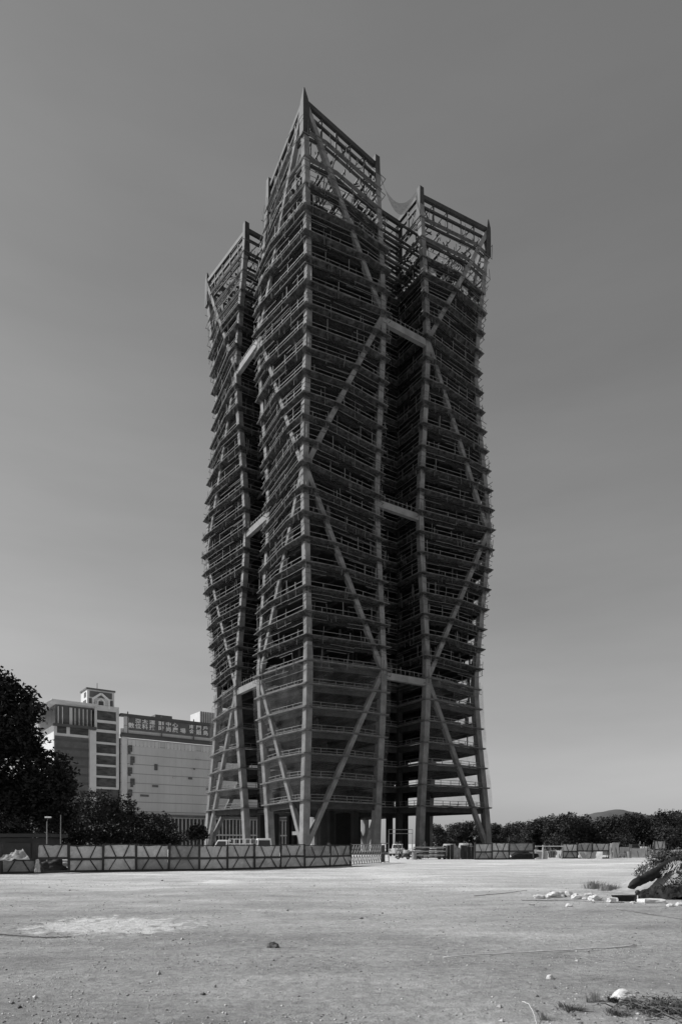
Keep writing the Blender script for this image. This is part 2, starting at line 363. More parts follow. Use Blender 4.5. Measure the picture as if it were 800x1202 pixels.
def sweep(b, path, hw, hn, ax=None):
    """path of points, horizontal rectangular section aligned with the tower axes"""
    b.rings([[p + Vector((-a, -c, 0)), p + Vector((a, -c, 0)), p + Vector((a, c, 0)), p + Vector((-a, c, 0))] for p, a, c in zip(path, hw, hn)], True, True)
zs = [0 + i * 2.1 for i in range(int(131 / 2.1) + 1)] + [131.6]
def col_r(z): return .68 if z < 9 else (.64 if z < 36 else (.56 if z < 100 else .52))
for k in range(4):
    # outer corner column, tapering to a spike above the crown
    pth, hw = [], []
    for z in zs:
        c = EC * wave(z) - .15; pth.append(side_pt(k, -c, c, z)); hw.append(col_r(z))
    b = MB(); sweep(b, pth, hw, hw); b.build('corner_column', M['conc'], tower)
    c = EC * wave(132) - .15; p0 = side_pt(k, -c, c, 131.6)
    out_d = (side_pt(k, -1, 1, 0) - side_pt(k, 0, 0, 0)).normalized()
    b = MB(); sweep(b, [p0 - Vector((0, 0, 5)), p0, p0 + Vector((0, 0, 1.1)) + out_d * .15, p0 + Vector((0, 0, 3.0)) + out_d * .35], [.66, .64, .5, .1], [.66, .64, .5, .1]); b.build('crown_spike', M['steel'], tower)
    for t0 in (LO, S - LO):
        sg = 1 if t0 == LO else -1
        b = MB(); sweep(b, [side_pt(k, t0 - sg * .25, -EE * wave(z) - .1, z) for z in zs], [col_r(z) for z in zs], [col_r(z) for z in zs]); b.build('edge_column', M['conc'], tower)
        b = MB(); p0 = side_pt(k, t0 - sg * .25, -EE * wave(131) - .1, 126.5); sweep(b, [p0, p0 + Vector((0, 0, 7.2))], [.64, .5], [.64, .5]); b.build('crown_post', M['steel'], tower)
        b = MB(); sweep(b, [side_pt(k, t0 - sg * .4, -DEP - .1, z) for z in (0, 131.5)], [.55, .5], [.55, .5]); b.build('recess_column', M['core'], tower)
        # zigzag braces
        for s in range(4):
            zA, zB = ZN + s * SEG, ZN + (s + 1) * SEG
            if s == 3: zB = 132.0
            cA, cB = (0, 1) if s % 2 == 0 else (1, 0)
            def node(c, z):
                tt = (-EC + .25 if c == 0 else LO - .3); nn = (EC if c == 0 else EE)
                tt = tt if t0 == LO else S - tt
                return side_pt(k, tt, nn - .12, z)
            A, B = node(cA, max(zA, 0)), node(cB, zB)
            n = 9; pth = [A.lerp(B, i / n) for i in range(n + 1)]
            wt, wn = .5, .42
            hw, hn = ((wt, wn) if k % 2 == 0 else (wn, wt))
            b = MB(); sweep(b, pth, [hw] * (n + 1), [hn] * (n + 1)); b.build('diagonal_brace', M['conc'], tower)
    # link beams across the notch
    for kk in (6, 14, 22):
        z = Z0 + kk * FH; e = -EE * wave(z) - .1
        b = MB(); p, q = side_pt(k, LO + .3, e, z - .8), side_pt(k, S - LO - .3, e, z - .8)
        b.bar(p, q, .85, 1.3); b.build('link_beam', M['beam'], tower)
        b = MB()
        for j in range(9):
            pp = p.lerp(q, (j + .5) / 9) + Vector((0, 0, .75)); b.bar(pp, pp + Vector((0, 0, tr.choice((.9, 1.1, 1.5)))), .08)
        b.bar(p + Vector((0, 0, 1.7)), q + Vector((0, 0, 1.7)), .07)
        b.build('guard_rail', M['rail'], tower)
    # translucent safety nets over the lower floors
    for t0 in (0, 1):
        rg = []
        z = Z0 + .1; zt = Z0 + 6 * FH + 1.2
        N = 13
        for i in range(N):
            zz = z + (zt - z) * i / (N - 1)
            c, e, s = EC * wave(zz), -EE * wave(zz), min(.97, max(.03, frac(zz)))
            dt, dn = -EC + (LO + EC) * s, EC + (EE - EC) * s
            pts = [(-c - 1.0, c + 1.0), (dt, dn + 1.0), (LO + .9, e + 1.0)]
            row = []
            for a in range(2):
                for j in range(6):
                    f = j / 6; row.append((pts[a][0] * (1 - f) + pts[a + 1][0] * f, pts[a][1] * (1 - f) + pts[a + 1][1] * f))
            row.append(pts[2])
            rg.append([side_pt(k, (t if t0 == 0 else S - t), n + tr.uniform(-.05, .3), zz + (tr.uniform(-3.2, .4) if i == N - 1 else tr.uniform(-.3, .3))) for t, n in row])
        b = MB(); b.rings(rg, False); b.build('safety_net', M['net'], tower, smooth=True, fix=False)
# crown: top ring, rail, mullions, props
b = MB(); o1 = lambda z, d: outline(134.6, d, z - 134.6)
b.rings([o1(ZTOP - .8, .2), o1(ZTOP, .2), o1(ZTOP, -.35), o1(ZTOP - .8, -.35), o1(ZTOP - .8, .2)]); b.build('crown_ring_beam', M['steel'], tower)
b = MB(); b.rings([o1(130.1, .1), o1(130.5, .1), o1(130.5, -.3), o1(130.1, -.3), o1(130.1, .1)])
a, c = o1(126.8, -.1), o1(ZTOP - .9, -.1)
for i in range(28):
    p, q = a[i], a[(i + 1) % 28]; p2, q2 = c[i], c[(i + 1) % 28]; n = max(1, int((q - p).length / 3.2))
    for j in range(n):
        b.bar(p.lerp(q, j / n), p2.lerp(q2, j / n), .3)
    for j in range(n):
        if tr.random() < .55: b.bar(p.lerp(q, j / n), p2.lerp(q2, (j + 1) / n), .14)
        if tr.random() < .35: b.bar(p.lerp(q, (j + 1) / n), p2.lerp(q2, j / n), .14)
b.build('crown_mullions', M['steel'], tower)
b = MB()
for q in range(240):
    k4 = q % 4; t = tr.choice((tr.uniform(1, LO - 1), tr.uniform(S - LO + 1, S - 1))); n = -tr.uniform(.6, 5); z = tr.uniform(126.5, 130)
    p = side_pt(k4, t, n, z); b.bar(p, side_pt(k4, t + tr.uniform(-2, 2), n + tr.uniform(-1, 1), z + tr.uniform(-.5, 2.2)), .15)
b.build('crown_props', M['pipe'], tower)
# sagging net between two lobes at the top
b = MB(); rg = []
for i in range(13):
    f = i / 12; sag = 1 - (2 * f - 1) ** 2
    p = side_pt(0, LO + .4, -1.0, 131).lerp(side_pt(0, S - LO - .3, -1.5, 132), f)
    rg.append([p + Vector((0, 0, -5.6 * sag + 1.2 * (1 - sag))), p + Vector((0, .8, -3.8 * sag + 1.3))])
b.rings(rg, False); b.build('slung_net', net_mat('slung_net_mesh', .12, .45, 2, .1), tower, smooth=True, fix=False)
# core: shafts at ground, closed above
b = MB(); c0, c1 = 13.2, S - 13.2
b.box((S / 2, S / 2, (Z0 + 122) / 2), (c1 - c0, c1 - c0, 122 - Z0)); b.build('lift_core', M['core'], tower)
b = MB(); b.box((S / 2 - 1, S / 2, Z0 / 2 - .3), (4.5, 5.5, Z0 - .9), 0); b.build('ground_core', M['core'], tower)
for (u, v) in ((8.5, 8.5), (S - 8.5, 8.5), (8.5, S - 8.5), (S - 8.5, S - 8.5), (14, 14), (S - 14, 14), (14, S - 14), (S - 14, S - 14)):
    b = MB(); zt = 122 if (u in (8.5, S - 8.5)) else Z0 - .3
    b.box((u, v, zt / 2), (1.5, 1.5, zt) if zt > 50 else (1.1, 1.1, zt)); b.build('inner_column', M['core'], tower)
b = MB()                                                     # unseen dark screens added inside each lobe to darken its floors
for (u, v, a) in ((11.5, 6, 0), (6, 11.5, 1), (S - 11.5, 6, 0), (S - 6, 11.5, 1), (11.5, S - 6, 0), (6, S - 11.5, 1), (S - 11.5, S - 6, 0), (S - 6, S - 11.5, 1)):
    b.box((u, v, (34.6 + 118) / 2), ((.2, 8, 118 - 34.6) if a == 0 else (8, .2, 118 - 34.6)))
b.build('shade_screen', M['core'], tower)
b = MB()
b.box((4.2, 10, 4.0), (.5, 4.5, .7))
b.build('loading_beam', M['conc'], tower)

# ------------------------------------------------------------------ shopping centre at the left
SA = R(36); SO = Vector((-82.9, 250, 0))
mall = thing('shopping_centre', 'pale tiled shopping centre with rooftop Chinese sign board and gabled lift tower', 'building', SO, SA)
K = 250 / FPX                                                # metres per pixel at its left corner
def hz(y): return EYE + (HOR - y) * K
Lm = 76
b = MB(); b.box((Lm / 2, 22, hz(866) / 2 + 6), (Lm, 44, hz(866) - 12)); wallm = b.build('wall', M['wall'], mall)
t = M['wall'].node_tree; bs = t.nodes['Principled BSDF']     # panel courses in the cladding
tc = t.nodes['Texture Coordinate']; sp = t.nodes.new('ShaderNodeSeparateXYZ'); t.links.new(tc.outputs['Object'], sp.inputs[0])
def cour(o, per, wd):
    md = t.nodes.new('ShaderNodeMath'); md.operation = 'PINGPONG'; md.inputs[1].default_value = per / 2; t.links.new(o, md.inputs[0])
    ls = t.nodes.new('ShaderNodeMath'); ls.operation = 'LESS_THAN'; ls.inputs[1].default_value = wd; t.links.new(md.outputs[0], ls.inputs[0]); return ls.outputs[0]
mxm = t.nodes.new('ShaderNodeMath'); mxm.operation = 'MAXIMUM'; t.links.new(cour(sp.outputs[2], 3.6, .16), mxm.inputs[0])
h2 = t.nodes.new('ShaderNodeMath'); h2.operation = 'MULTIPLY'; h2.inputs[1].default_value = .35; t.links.new(cour(sp.outputs[0], 2.4, .05), h2.inputs[0]); t.links.new(h2.outputs[0], mxm.inputs[1])
src = bs.inputs['Base Color'].links[0].from_socket
mu = t.nodes.new('ShaderNodeMix'); mu.data_type = 'FLOAT'; mu.inputs[3].default_value = .3
t.links.new(mxm.outputs[0], mu.inputs[0]); t.links.new(src, mu.inputs[2]); t.links.new(mu.outputs[0], bs.inputs['Base Color'])
b = MB(); b.box((Lm / 2, 22.3, 6.5), (Lm - 2, 42, 13)); b.build('ground_storey', M['bdark'], mall)
b = MB()
for i in range(46): b.box((2 + i * 1.6, .35, 6), (.35, .5, 12))
b.box((Lm / 2, .2, 5.6), (Lm - 2, .7, .6)); b.build('facade_slats', M['bwhite'], mall)
b = MB(); b.box((Lm / 2, -.4, 12.9), (Lm, 2.4, .9)); b.build('canopy', M['bgrey'], mall)
b = MB(); b.box((Lm / 2, -.35, hz(863.5)), (Lm + .6, 1.6, 1.0)); b.box((Lm / 2, -.25, hz(861)), (Lm + .3, 1.0, .5)); b.build('cornice', M['bdark'], mall)
b = MB(); b.box((Lm / 2, .7, hz(858)), (Lm - .4, 1.0, 2.1)); b.box((1.9, -.05, hz(851)), (1.7, .4, 7.4)); b.build('parapet', M['wall'], mall)
b = MB(); b.box((1.1, -.25, hz(918)), (1.9, .9, hz(864) - hz(972))); b.build('pilaster', M['bwhite'], mall)
b = MB()
for i in range(4): b.box((8.5 + i * 15.2, -.12, hz(871)), (13, .3, 2.5))
b.build('vent_band', M['bwhite'], mall)
b = MB()
for i in range(4):
    for j in range(9): b.box((8.5 + i * 15.2 - 6 + j * 1.5, -.3, hz(871)), (.22, .2, 2.5))
b.build('vent_slats', M['wall'], mall)
b = MB(); b.box((13.5, -.1, hz(898)), (1.2, .4, 2.4)); b.build('window', M['bglass'], mall)
for i in range(7):                                           # zigzag openings at the left edge of the wall
    b = MB(); b.box((3.4 + (i % 2) * .9, -.2, hz(878) - i * 4.2), (1.5, .6, 2.4)); b.box((3.1 + (i % 2) * .9, -.2, hz(878) - i * 4.2 - 1.6), (.9, .5, .9)); b.build('stair_window', M['bglass'], mall)
mr_ = random.Random(9)
for i in range(9):
    b = MB(); xx, zz = mr_.uniform(6, 38), hz(mr_.choice((884, 897, 909, 921, 933))); b.box((xx, -.16, zz), (mr_.uniform(.6, 2.6), .3, mr_.uniform(.5, .9))); b.build('wall_vent', M['bgrey'] if i % 3 else M['wall'], mall)
# sign board
b = MB(); b.box((Lm / 2 + 1.2, .2, hz(846.6)), (Lm - 3.6, .5, 6.0)); sgn = b.build('sign_board', M['sign'], mall)
b = MB(); b.box((Lm / 2, .5, hz(839.0)), (Lm + .5, 2.2, 1.0)); b.build('roof_edge', M['bdark'], mall)
b = MB()
for i in range(6): b.box((2.5 + 13.3 * i, -.12, hz(848)), (.35, .3, 8.6))
b.build('sign_post', M['bgrey'], mall)
rows = [('亞太運籌中心', [1, 2, 3, 4, 5, 6]), ('南門戶', [8, 9, 10])], [('數位科技', [0, 1, 2, 3]), ('時尚廣場', [4, 5, 6, 7]), ('金銀島', [8, 9, 10])]
slots = [(250 * (x - 400) / FPX + 82.9) / (.809 - .588 * (x - 400) / FPX) for x in (153.9, 162, 170, 178.5, 189, 197.5, 205.5, 214.5, 225, 233, 241)]
for r, row in enumerate(rows):
    for txt, sl in row:
        for ch, s in zip(txt, [slots[q] for q in sl]):
            cu = bpy.data.curves.new('character', 'FONT'); cu.body = ch; cu.size = 3.0; cu.extrude = .08; cu.offset = .045; cu.align_x = 'CENTER'; cu.align_y = 'CENTER'; cu.resolution_u = 2
            to = bpy.data.objects.new('character', cu); COL.objects.link(to)
            dg = bpy.context.evaluated_depsgraph_get(); me = bpy.data.meshes.new_from_object(to.evaluated_get(dg))
            bpy.data.objects.remove(to); bpy.data.curves.remove(cu)
            o = bpy.data.objects.new('sign_character', me); COL.objects.link(o); me.materials.clear(); me.materials.append(M['letter'])
            o.parent = sgn; o.location = (s, -.14, 48.95 if r == 0 else 46.95 ); o.rotation_euler = (R(90), 0, 0); o.scale = (.8, .58 if r == 0 else .7, 1)
# glazed lift tower
gx0, gx1 = -9.2, -.6
b = MB(); b.box(((gx0 + gx1) / 2, 5.5, hz(832) / 2), (gx1 - gx0 - .4, 9, hz(832))); b.build('glass_shaft', M['bglass'], mall)
b = MB()
for y in (835, 849, 860, 874, 887, 900, 913, 926): b.box(((gx0 + gx1) / 2, 1.0, hz(y)), (gx1 - gx0, .8, 1.0 if y < 862 else .8))
b.box(((gx0 + gx1) / 2, 1.0, hz(833)), (gx1 - gx0, .9, 1.6))
b.box((gx0 + .2, 1.2, hz(843)), (.8, 1.0, hz(830) - hz(861))); b.box((gx1 - .5, 1.0, hz(880)), (1.0, 1.1, hz(834) - hz(925)))
b.build('floor_band', M['bwhite'], mall)
hx0, hx1 = -12.1, -2.2
b = MB(); b.box(((hx0 + hx1) / 2, 5.2, (hz(833) + hz(813)) / 2), (hx1 - hx0, 8.4, hz(813) - hz(833))); hb = b.build('roof_house', M['bwhite'], mall)
b = MB(); b.box(((hx0 + hx1) / 2, .93, hz(818.5)), (hx1 - hx0 - 1.8, .2, 2.2)); 
for xx in (-11.0, -3.3): b.box((xx, .93, hz(828)), (1.0, .2, 2.9))
b.build('roof_house_panel', M['bgrey'], hb)
b = MB(); m_ = (hx0 + hx1) / 2
for sg in (-1, 1):
    b.bar((m_ + sg * 2.9, .8, hz(834)), (m_ + sg * 2.9, .8, hz(824)), .7, .5); b.bar((m_ + sg * 3.2, .78, hz(824.5)), (m_, .78, hz(817)), .5, .8)
    b.bar((m_ + sg * 1.2, .82, hz(833)), (m_ + sg * 1.2, .82, hz(826)), .45, .4); b.bar((m_ + sg * 1.2, .81, hz(826)), (m_, .81, hz(822.5)), .4, .45)
b.build('gable_ornament', M['letter'], hb)
b = MB(); b.box((m_, .88, hz(830)), (1.6, .25, 2.6)); b.build('roof_house_window', M['bglass'], hb)
b = MB(); b.box((hx0 - .03, 3.6, hz(819)), (.2, 2.4, 1.8)); b.box((hx0 - .03, 4.2, hz(829)), (.2, 3.6, 2.6)); b.build('side_window', M['bglass'], hb)
b = MB(); b.tube([(m_ - .5, 4, hz(813)), (m_ - .5, 4, hz(803))], .12, 5); b.build('antenna', M['bgrey'], hb)
b = MB(); b.box(((hx0 + hx1) / 2, 5.2, hz(812.6)), (hx1 - hx0 + .7, 9.1, .6)); b.build('roof_house_coping', M['bgrey'], hb)
# left wing
wx0, wx1 = -23.6, -9.3
b = MB(); b.box(((wx0 + wx1) / 2, 16, hz(858) / 2), (wx1 - wx0, 30, hz(858))); wing = b.build('wing_wall', M['bwhite'], mall)
b = MB(); b.box(((wx0 + wx1) / 2 - 1.0, .95, hz(915)), (wx1 - wx0 - 2.6, .3, hz(870) - hz(960))); b.build('wing_glass', M['bgrey'], wing)
b = MB()
for i in range(11): b.box(((wx0 + wx1) / 2 - 1.0, .8, hz(874) - i * 3.1), (wx1 - wx0 - 2.6, .25, .9))
b.build('wing_band', M['bdark'], wing)
b = MB()
for (x0, x1) in ((wx0 + 1.1, wx0 + 4.2), (wx0 + 5.5, wx1 - 2.4)): b.box(((x0 + x1) / 2, .93, hz(863)), (x1 - x0, .3, 2.5))
b.build('wing_window', M['bglass'], wing)
b = MB(); b.box(((wx0 + wx1) / 2, .7, hz(858)), (wx1 - wx0 + .8, 1.4, .9)); b.build('wing_ledge', M['bdark'], wing)
b = MB(); b.box((wx1 - .9, .55, hz(920)), (2.3, .9, hz(861) - hz(979))); b.build('wing_pilaster', M['bwhite'], wing)
b = MB(); b.box(((wx0 + wx1) / 2 + .3, 17, (hz(858) + hz(834)) / 2), (wx1 - wx0 - 1.2, 28, hz(834) - hz(858))); b.build('top_storey', M['bgrey'], wing)
b = MB()
for i in range(9):
    if i != 2: b.box((wx0 + 1.9 + i * 1.45, 2.85, (hz(858) + hz(836)) / 2), (.3 if i != 3 else 1.0, .4, hz(836) - hz(858)))
b.build('top_storey_mullion', M['bwhite'], wing)
b = MB(); zr = hz(832.5)
b.box(((wx0 + wx1) / 2 - .4, 15, zr), (wx1 - wx0 + 1.6, 33, .9))
b.build('wing_roof', M['bwhite'], wing)
b = MB(); xl = wx0 - 1.2; b.poly([(xl, -1.5, zr - .4), (xl, 31, zr - .4), (xl - 5, 31, zr - 4.2), (xl - 5, -1.5, zr - 4.2)]); b.poly([(xl, -1.5, zr + .3), (xl, 31, zr + .3), (xl - 5, 31, zr - 3.6), (xl - 5, -1.5, zr - 3.6)])
b.poly([(xl, -1.5, zr + .3), (xl, -1.5, zr - .4), (xl - 5, -1.5, zr - 4.2), (xl - 5, -1.5, zr - 3.6)]); b.poly([(xl - 5, -1.5, zr - 3.6), (xl - 5, -1.5, zr - 4.2), (xl - 5, 31, zr - 4.2), (xl - 5, 31, zr - 3.6)])
b.build('sloping_eave', M['bwhite'], wing)
# roof plant
b = MB(); b.box((19, 9, hz(835.5)), (7, 6, 3.4)); b.build('roof_plant', M['bgrey'], mall)
b = MB(); b.box((41, 12, hz(838) + 2.2), (12, 10, 8)); pb = b.build('roof_plant', M['bwhite'], mall)
b = MB()
for i in range(12): b.box((35.6 + i, 6.93, hz(838) + 2.2), (.25, .3, 8))
b.build('louvre', M['bgrey'], pb)

# ------------------------------------------------------------------ trees
def foliage(b, blobs, n, size, r, squash=.85, shell=.55):
    tot = sum(bl[3] ** 2 for bl in blobs)
    for bx, by, bz, br in blobs:
        m = int(n * br * br / tot); seed = r.uniform(0, 50)
        i = 0
        while i < m:
            d = Vector((r.gauss(0, 1), r.gauss(0, 1), r.gauss(0, 1))).normalized()
            k = .78 + .5 * noise.noise(d * 1.9 + Vector((seed, 1, 2))) + .28 * noise.noise(d * 5 + Vector((seed, 7, 3)))
            rad = br * k * (shell + (1 - shell) * r.random() ** .5)
            c = Vector((bx, by, bz)) + Vector((d.x * rad, d.y * rad, d.z * rad * squash))
            if c.z < .15: c.z = .15 + r.random() * .3
            for q in range(3):                              # a small spray of leaves
                cc = c + Vector((r.gauss(0, 1), r.gauss(0, 1), r.gauss(0, .8))) * size * .7
                a = Vector((r.gauss(0, 1), r.gauss(0, 1), r.gauss(0, .7))).normalized(); e = a.cross(Vector((r.gauss(0, 1), r.gauss(0, 1), r.gauss(0, 1)))).normalized()
                s1 = size * r.uniform(.5, 1.1); s2 = s1 * r.uniform(.35, .6)
                b.poly([cc - a * s1, cc + e * s2, cc + a * s1, cc - e * s2]); i += 1
def limbs(b, base, blobs, r0, r, fork=.35):
    base = Vector(base); H = max(bl[2] for bl in blobs); top = Vector((blobs[0][0] * .5, blobs[0][1] * .5, H * fork))
    b.tube([base - Vector((0, 0, .2)), base.lerp(top, .5) + Vector((r.uniform(-.1, .1) * H * .2, 0, 0)), top], [r0 * 1.2, r0 * .9, r0 * .75], 8)
    for bl in blobs:
        c = Vector(bl[:3]); mid = top.lerp(c, .5) + Vector((r.uniform(-.3, .3), r.uniform(-.3, .3), .2 * r.random()))
        b.tube([top - Vector((0, 0, .1)), mid, c], [r0 * .6, r0 * .36, r0 * .12], 6)
        for q in range(4):
            d = Vector((r.gauss(0, 1), r.gauss(0, 1), r.gauss(.3, .8))).normalized()
            b.tube([c.lerp(mid, .4), c + d * bl[3] * .5, c + d * bl[3] * .85], [r0 * .2, r0 * .1, r0 * .04], 4)
def tree(label, loc, blobs, n, leaf, lm, r0, seed, cat='tree', name='broadleaf_tree', group=None, shell=.55):
    r = random.Random(seed); t = thing(name, label, cat, loc, 0, group)
    b = MB(); limbs(b, (0, 0, 0), blobs, r0, r); b.build('trunk', M['bark'], t, smooth=True, fix=False)
    b = MB(); foliage(b, blobs, n, leaf, r, shell=shell); b.build('crown', lm, t, fix=False)
    return t
def blobs_px(lst, Y, cx, r):
    X0 = (cx - 400) / FPX * Y; k = Y / FPX; o = []
    for x, y, rp in lst:
        p = px(x, y, Y); o.append((p.x - X0, r.uniform(-1, 1) * rp * k * .6, p.z, rp * k))
    return o
r = random.Random(11)
Y = 63
bl = blobs_px([(-30, 850, 70), (-5, 806, 30), (14, 822, 30), (8, 865, 46), (30, 840, 21), (48, 905, 38), (72, 925, 30), (25, 935, 44), (-20, 930, 60), (60, 955, 32), (-45, 900, 60), (30, 872, 28)], Y, -15, r)
tree('huge dark spreading tree cut off by the left edge of the photo', ((-15 - 400) / FPX * Y, Y, 0), bl, 42000, .27, M['leaf'], .55, 5, shell=.4)
for lab, cx, Y, lst, n, lf, m_ in (
    ('rounded broadleaf tree behind the hoarding, just right of the huge dark tree', 122, 84, [(120, 948, 26), (100, 955, 24), (140, 950, 22), (150, 965, 18), (92, 968, 20), (122, 972, 30)], 9000, .24, M['leaf_mid']),
    ('lower dense tree between the rounded tree and the white slatted storefront', 183, 84, [(184, 968, 20), (168, 966, 15), (197, 970, 13), (180, 978, 22)], 6000, .22, M['leaf_mid']),
    ('small round tree right in front of the white slatted storefront, beside the tower leg', 231, 96, [(231, 976, 12), (225, 981, 9), (238, 980, 9)], 2600, .22, M['leaf']),
    ('dark bushy tree behind the shed under the huge tree', 45, 76, [(45, 955, 30), (20, 960, 28), (70, 962, 26), (40, 978, 26)], 7000, .24, M['leaf'])):
    p = Vector(((cx - 400) / FPX * Y, Y, 0))
    tree(lab, p, blobs_px(lst, Y, cx, r), n, lf, m_, .16, int(cx))
for lab, cx, Y, lst, n in (
    ('low dark hedge shrub behind the torn sheet at the far left', 12, 72, [(-10, 976, 20), (10, 972, 22), (30, 976, 20), (20, 985, 18), (-5, 985, 18)], 5200),
    ('low dark shrub behind the bare pole', 68, 70, [(56, 976, 20), (76, 974, 22), (92, 978, 18), (68, 986, 18), (86, 987, 16)], 5200),
    ('low dark shrub spreading under the rounded broadleaf tree', 128, 80, [(108, 980, 17), (126, 978, 18), (145, 980, 17), (160, 984, 13), (118, 988, 14), (140, 989, 14)], 4600),
    ('low dark shrub spreading under the lower dense tree', 192, 80, [(176, 982, 14), (192, 980, 15), (205, 983, 12), (184, 989, 11), (200, 990, 10)], 3600)):
    tree(lab, ((cx - 400) / FPX * Y, Y, 0), blobs_px(lst, Y, cx, r), n, .2, M['leaf'], .06, int(cx) + 3, 'shrub', 'shrub')
# the wood on the right: a few kinds, each tree its own object
kinds = []
for i in range(5):
    rr = random.Random(40 + i); H = 9.5; bl = []
    for q in range(6 + i % 3):
        a = rr.uniform(0, 6.28); d = rr.uniform(.6, 3.0); bl.append((math.cos(a) * d, math.sin(a) * d, H * rr.uniform(.38, .8), rr.uniform(1.6, 2.6)))
    bl.append((0, 0, H * .72, 2.4)); bl.append((1.5, 0, 2.6, 2.4)); bl.append((-1.6, .3, 2.6, 2.3)); bl.append((2.0, -.5, 1.3, 1.7)); bl.append((-2.1, -.4, 1.3, 1.7)); bl.append((0, -.6, 1.2, 1.7))
    kinds.append((bl, 40 + i))
ords = ['first', 'second', 'third', 'fourth', 'fifth', 'sixth', 'seventh', 'eighth', 'ninth', 'tenth', 'eleventh', 'twelfth', 'thirteenth', 'fourteenth', 'fifteenth', 'sixteenth', 'seventeenth', 'eighteenth', 'nineteenth', 'twentieth']
protos = []
ridge = [(500, 966), (560, 962), (590, 962), (620, 957), (660, 952), (700, 956), (740, 950), (770, 946), (840, 943)]
def ridge_y(x):
    for (a, ya), (b_, yb) in zip(ridge, ridge[1:]):
        if a <= x <= b_: return ya + (yb - ya) * (x - a) / (b_ - a)
    return ridge[0][1]
cnt = 0
for row, (Yr, n, x0, x1) in enumerate(((196, 18, 505, 815), (222, 17, 515, 806))):
    for i in range(n):
        x = x0 + (x1 - x0) * (i + .5 + r.uniform(-.25, .25)) / n; Yt = Yr + r.uniform(-6, 6)
        Ht = (EYE + (HOR - ridge_y(x) + (-4 if row else 1)) * Yt / FPX) * r.uniform(.86, 1.08)
        k = cnt % 5
        lab = '%s tree from the left in the %s row of the wood behind the right hoarding' % (ords[i], 'front' if row == 0 else 'rear')
        if cnt < 5:
            bl, sd = kinds[k]; t = tree(lab, (0, 0, 0), bl, 5200, .3, M['leaf_mid'], .2, sd, group='trees of the wood behind the right hoarding'); protos.append(t)
        else:
            t = copy_tree(protos[k]); t['label'] = lab
        s = Ht / 9.6; t.location = ((x - 400) / FPX * Yt, Yt, 0); t.scale = (s * r.uniform(.95, 1.3), s, s); t.rotation_euler = (0, 0, r.uniform(0, 6.28)); cnt += 1

# ------------------------------------------------------------------ hoardings
def v2(x, Y): return Vector(((x - 400) / FPX * Y, Y, 0))
def hoarding(label, bounds, H=1.82, gaps=None, dark=False, group=None):
    gaps = gaps or {}
    base = v2(*bounds[0]); t = thing('hoarding_fence', label, 'fence', base, 0, group)
    hr = random.Random(int(bounds[0][0]))
    for i in range(len(bounds) - 1):
        A, B = v2(*bounds[i]) - base, v2(*bounds[i + 1]) - base
        d = (B - A).normalized(); nrm = Vector((d.y, -d.x, 0)); L = (B - A).length; ax = Matrix((d, Vector((-d.y, d.x, 0)), Vector((0, 0, 1)))).transposed()
        off = hr.uniform(-.06, .05); Z = lambda f: Vector((0, 0, f))
        kind = gaps.get(i, 'full')
        halves = {'full': (0, 1), 'upper': (1,), 'lower': (0,)}[kind] if kind != 'none' else ()
        zm = H * .5 + off
        for hlf in halves:
            za, zb = (.09, zm - .05) if hlf == 0 else (zm + .05, H - .04 + off)
            a, c = A + d * .07, B - d * .07
            rows = 5; cols = 9; v0 = MB()
            rg = []
            for rr in range(rows):
                rg.append([a.lerp(c, q / (cols - 1)) + Z(za + (zb - za) * rr / (rows - 1)) + nrm * hr.uniform(-.035, .035) + (Z(hr.uniform(-.05, .015)) if rr == rows - 1 and hlf == 1 else Z(0)) for q in range(cols)])
            v0.rings(rg, False); rg2 = [[p - nrm * .012 for p in q] for q in rg]; v0.rings(rg2, False)
            pn = v0.build('panel', hr.choice((M['panel'], M['panel'], M['panel_pale'], M['panel_dull'])), t, fix=False)
            br = MB(); fr = nrm * .05; br_w = hr.choice((.055, .07, .08))
            lx, rx, lm, rm = (.06, .94, .36, .64) if kind == 'full' else (.14, .86, .36, .64)
            P = lambda f, z: a.lerp(c, f) + Z(z) + fr
            if hlf == 1: br.bar(P(.2, zb), P(.38, za), .03, br_w); br.bar(P(.8, zb), P(.62, za), .03, br_w)
            else: br.bar(P(.38, zb), P(.14, za), .03, br_w); br.bar(P(.62, zb), P(.86, za), .03, br_w)
            br.build('cross_brace', M['frame'], pn)
        fb = MB()
        if kind in ('full', 'lower', 'upper'): fb.bar(A + Z(zm), B + Z(zm), .09, .16)
        fb.bar(A + Z(.07), B + Z(.07), .1, .15)
        if kind in ('full', 'upper'): fb.bar(A + Z(H + off), B + Z(H + off), .07, .07)
        fb.build('rail', M['frame'], t)
    for i, bd in enumerate(bounds):
        p = v2(*bd) - base; b = MB(); lean = Vector((hr.uniform(-.09, .09), hr.uniform(-.06, .06), 0))
        b.bar(p, p + lean + Vector((0, 0, H + .06 + hr.uniform(-.03, .08))), .2 if hr.random() < .6 else .3, .12)
        b.bar(p + Vector((0, 0, .02)), p + Vector((.1, 1.1, .02)), .1, .06); b.bar(p + Vector((0, 0, H * .8)), p + Vector((.1, 1.05, .02)), .06)
        b.build('post', M['frame'], t)
    return t
LB = [(-38, 41.2), (2, 41.8), (42, 42.6), (81, 44.1), (121, 44.9), (160, 45.7), (198, 46.3), (234, 46.9), (267, 48.1), (299, 49.7), (329, 51.1), (358, 52.4), (387, 54.9), (411, 57.7)]
hoarding('long run of battered white hoarding panels with black cross braces, left of the lattice gate', LB, 1.82, {1: 'lower', 2: 'upper'})
hoarding('short white hoarding in front of the tower right leg, three braced panels wide', [(557, 80), (577, 80.5), (597, 81), (626, 82)], 1.98, {2: 'upper'})
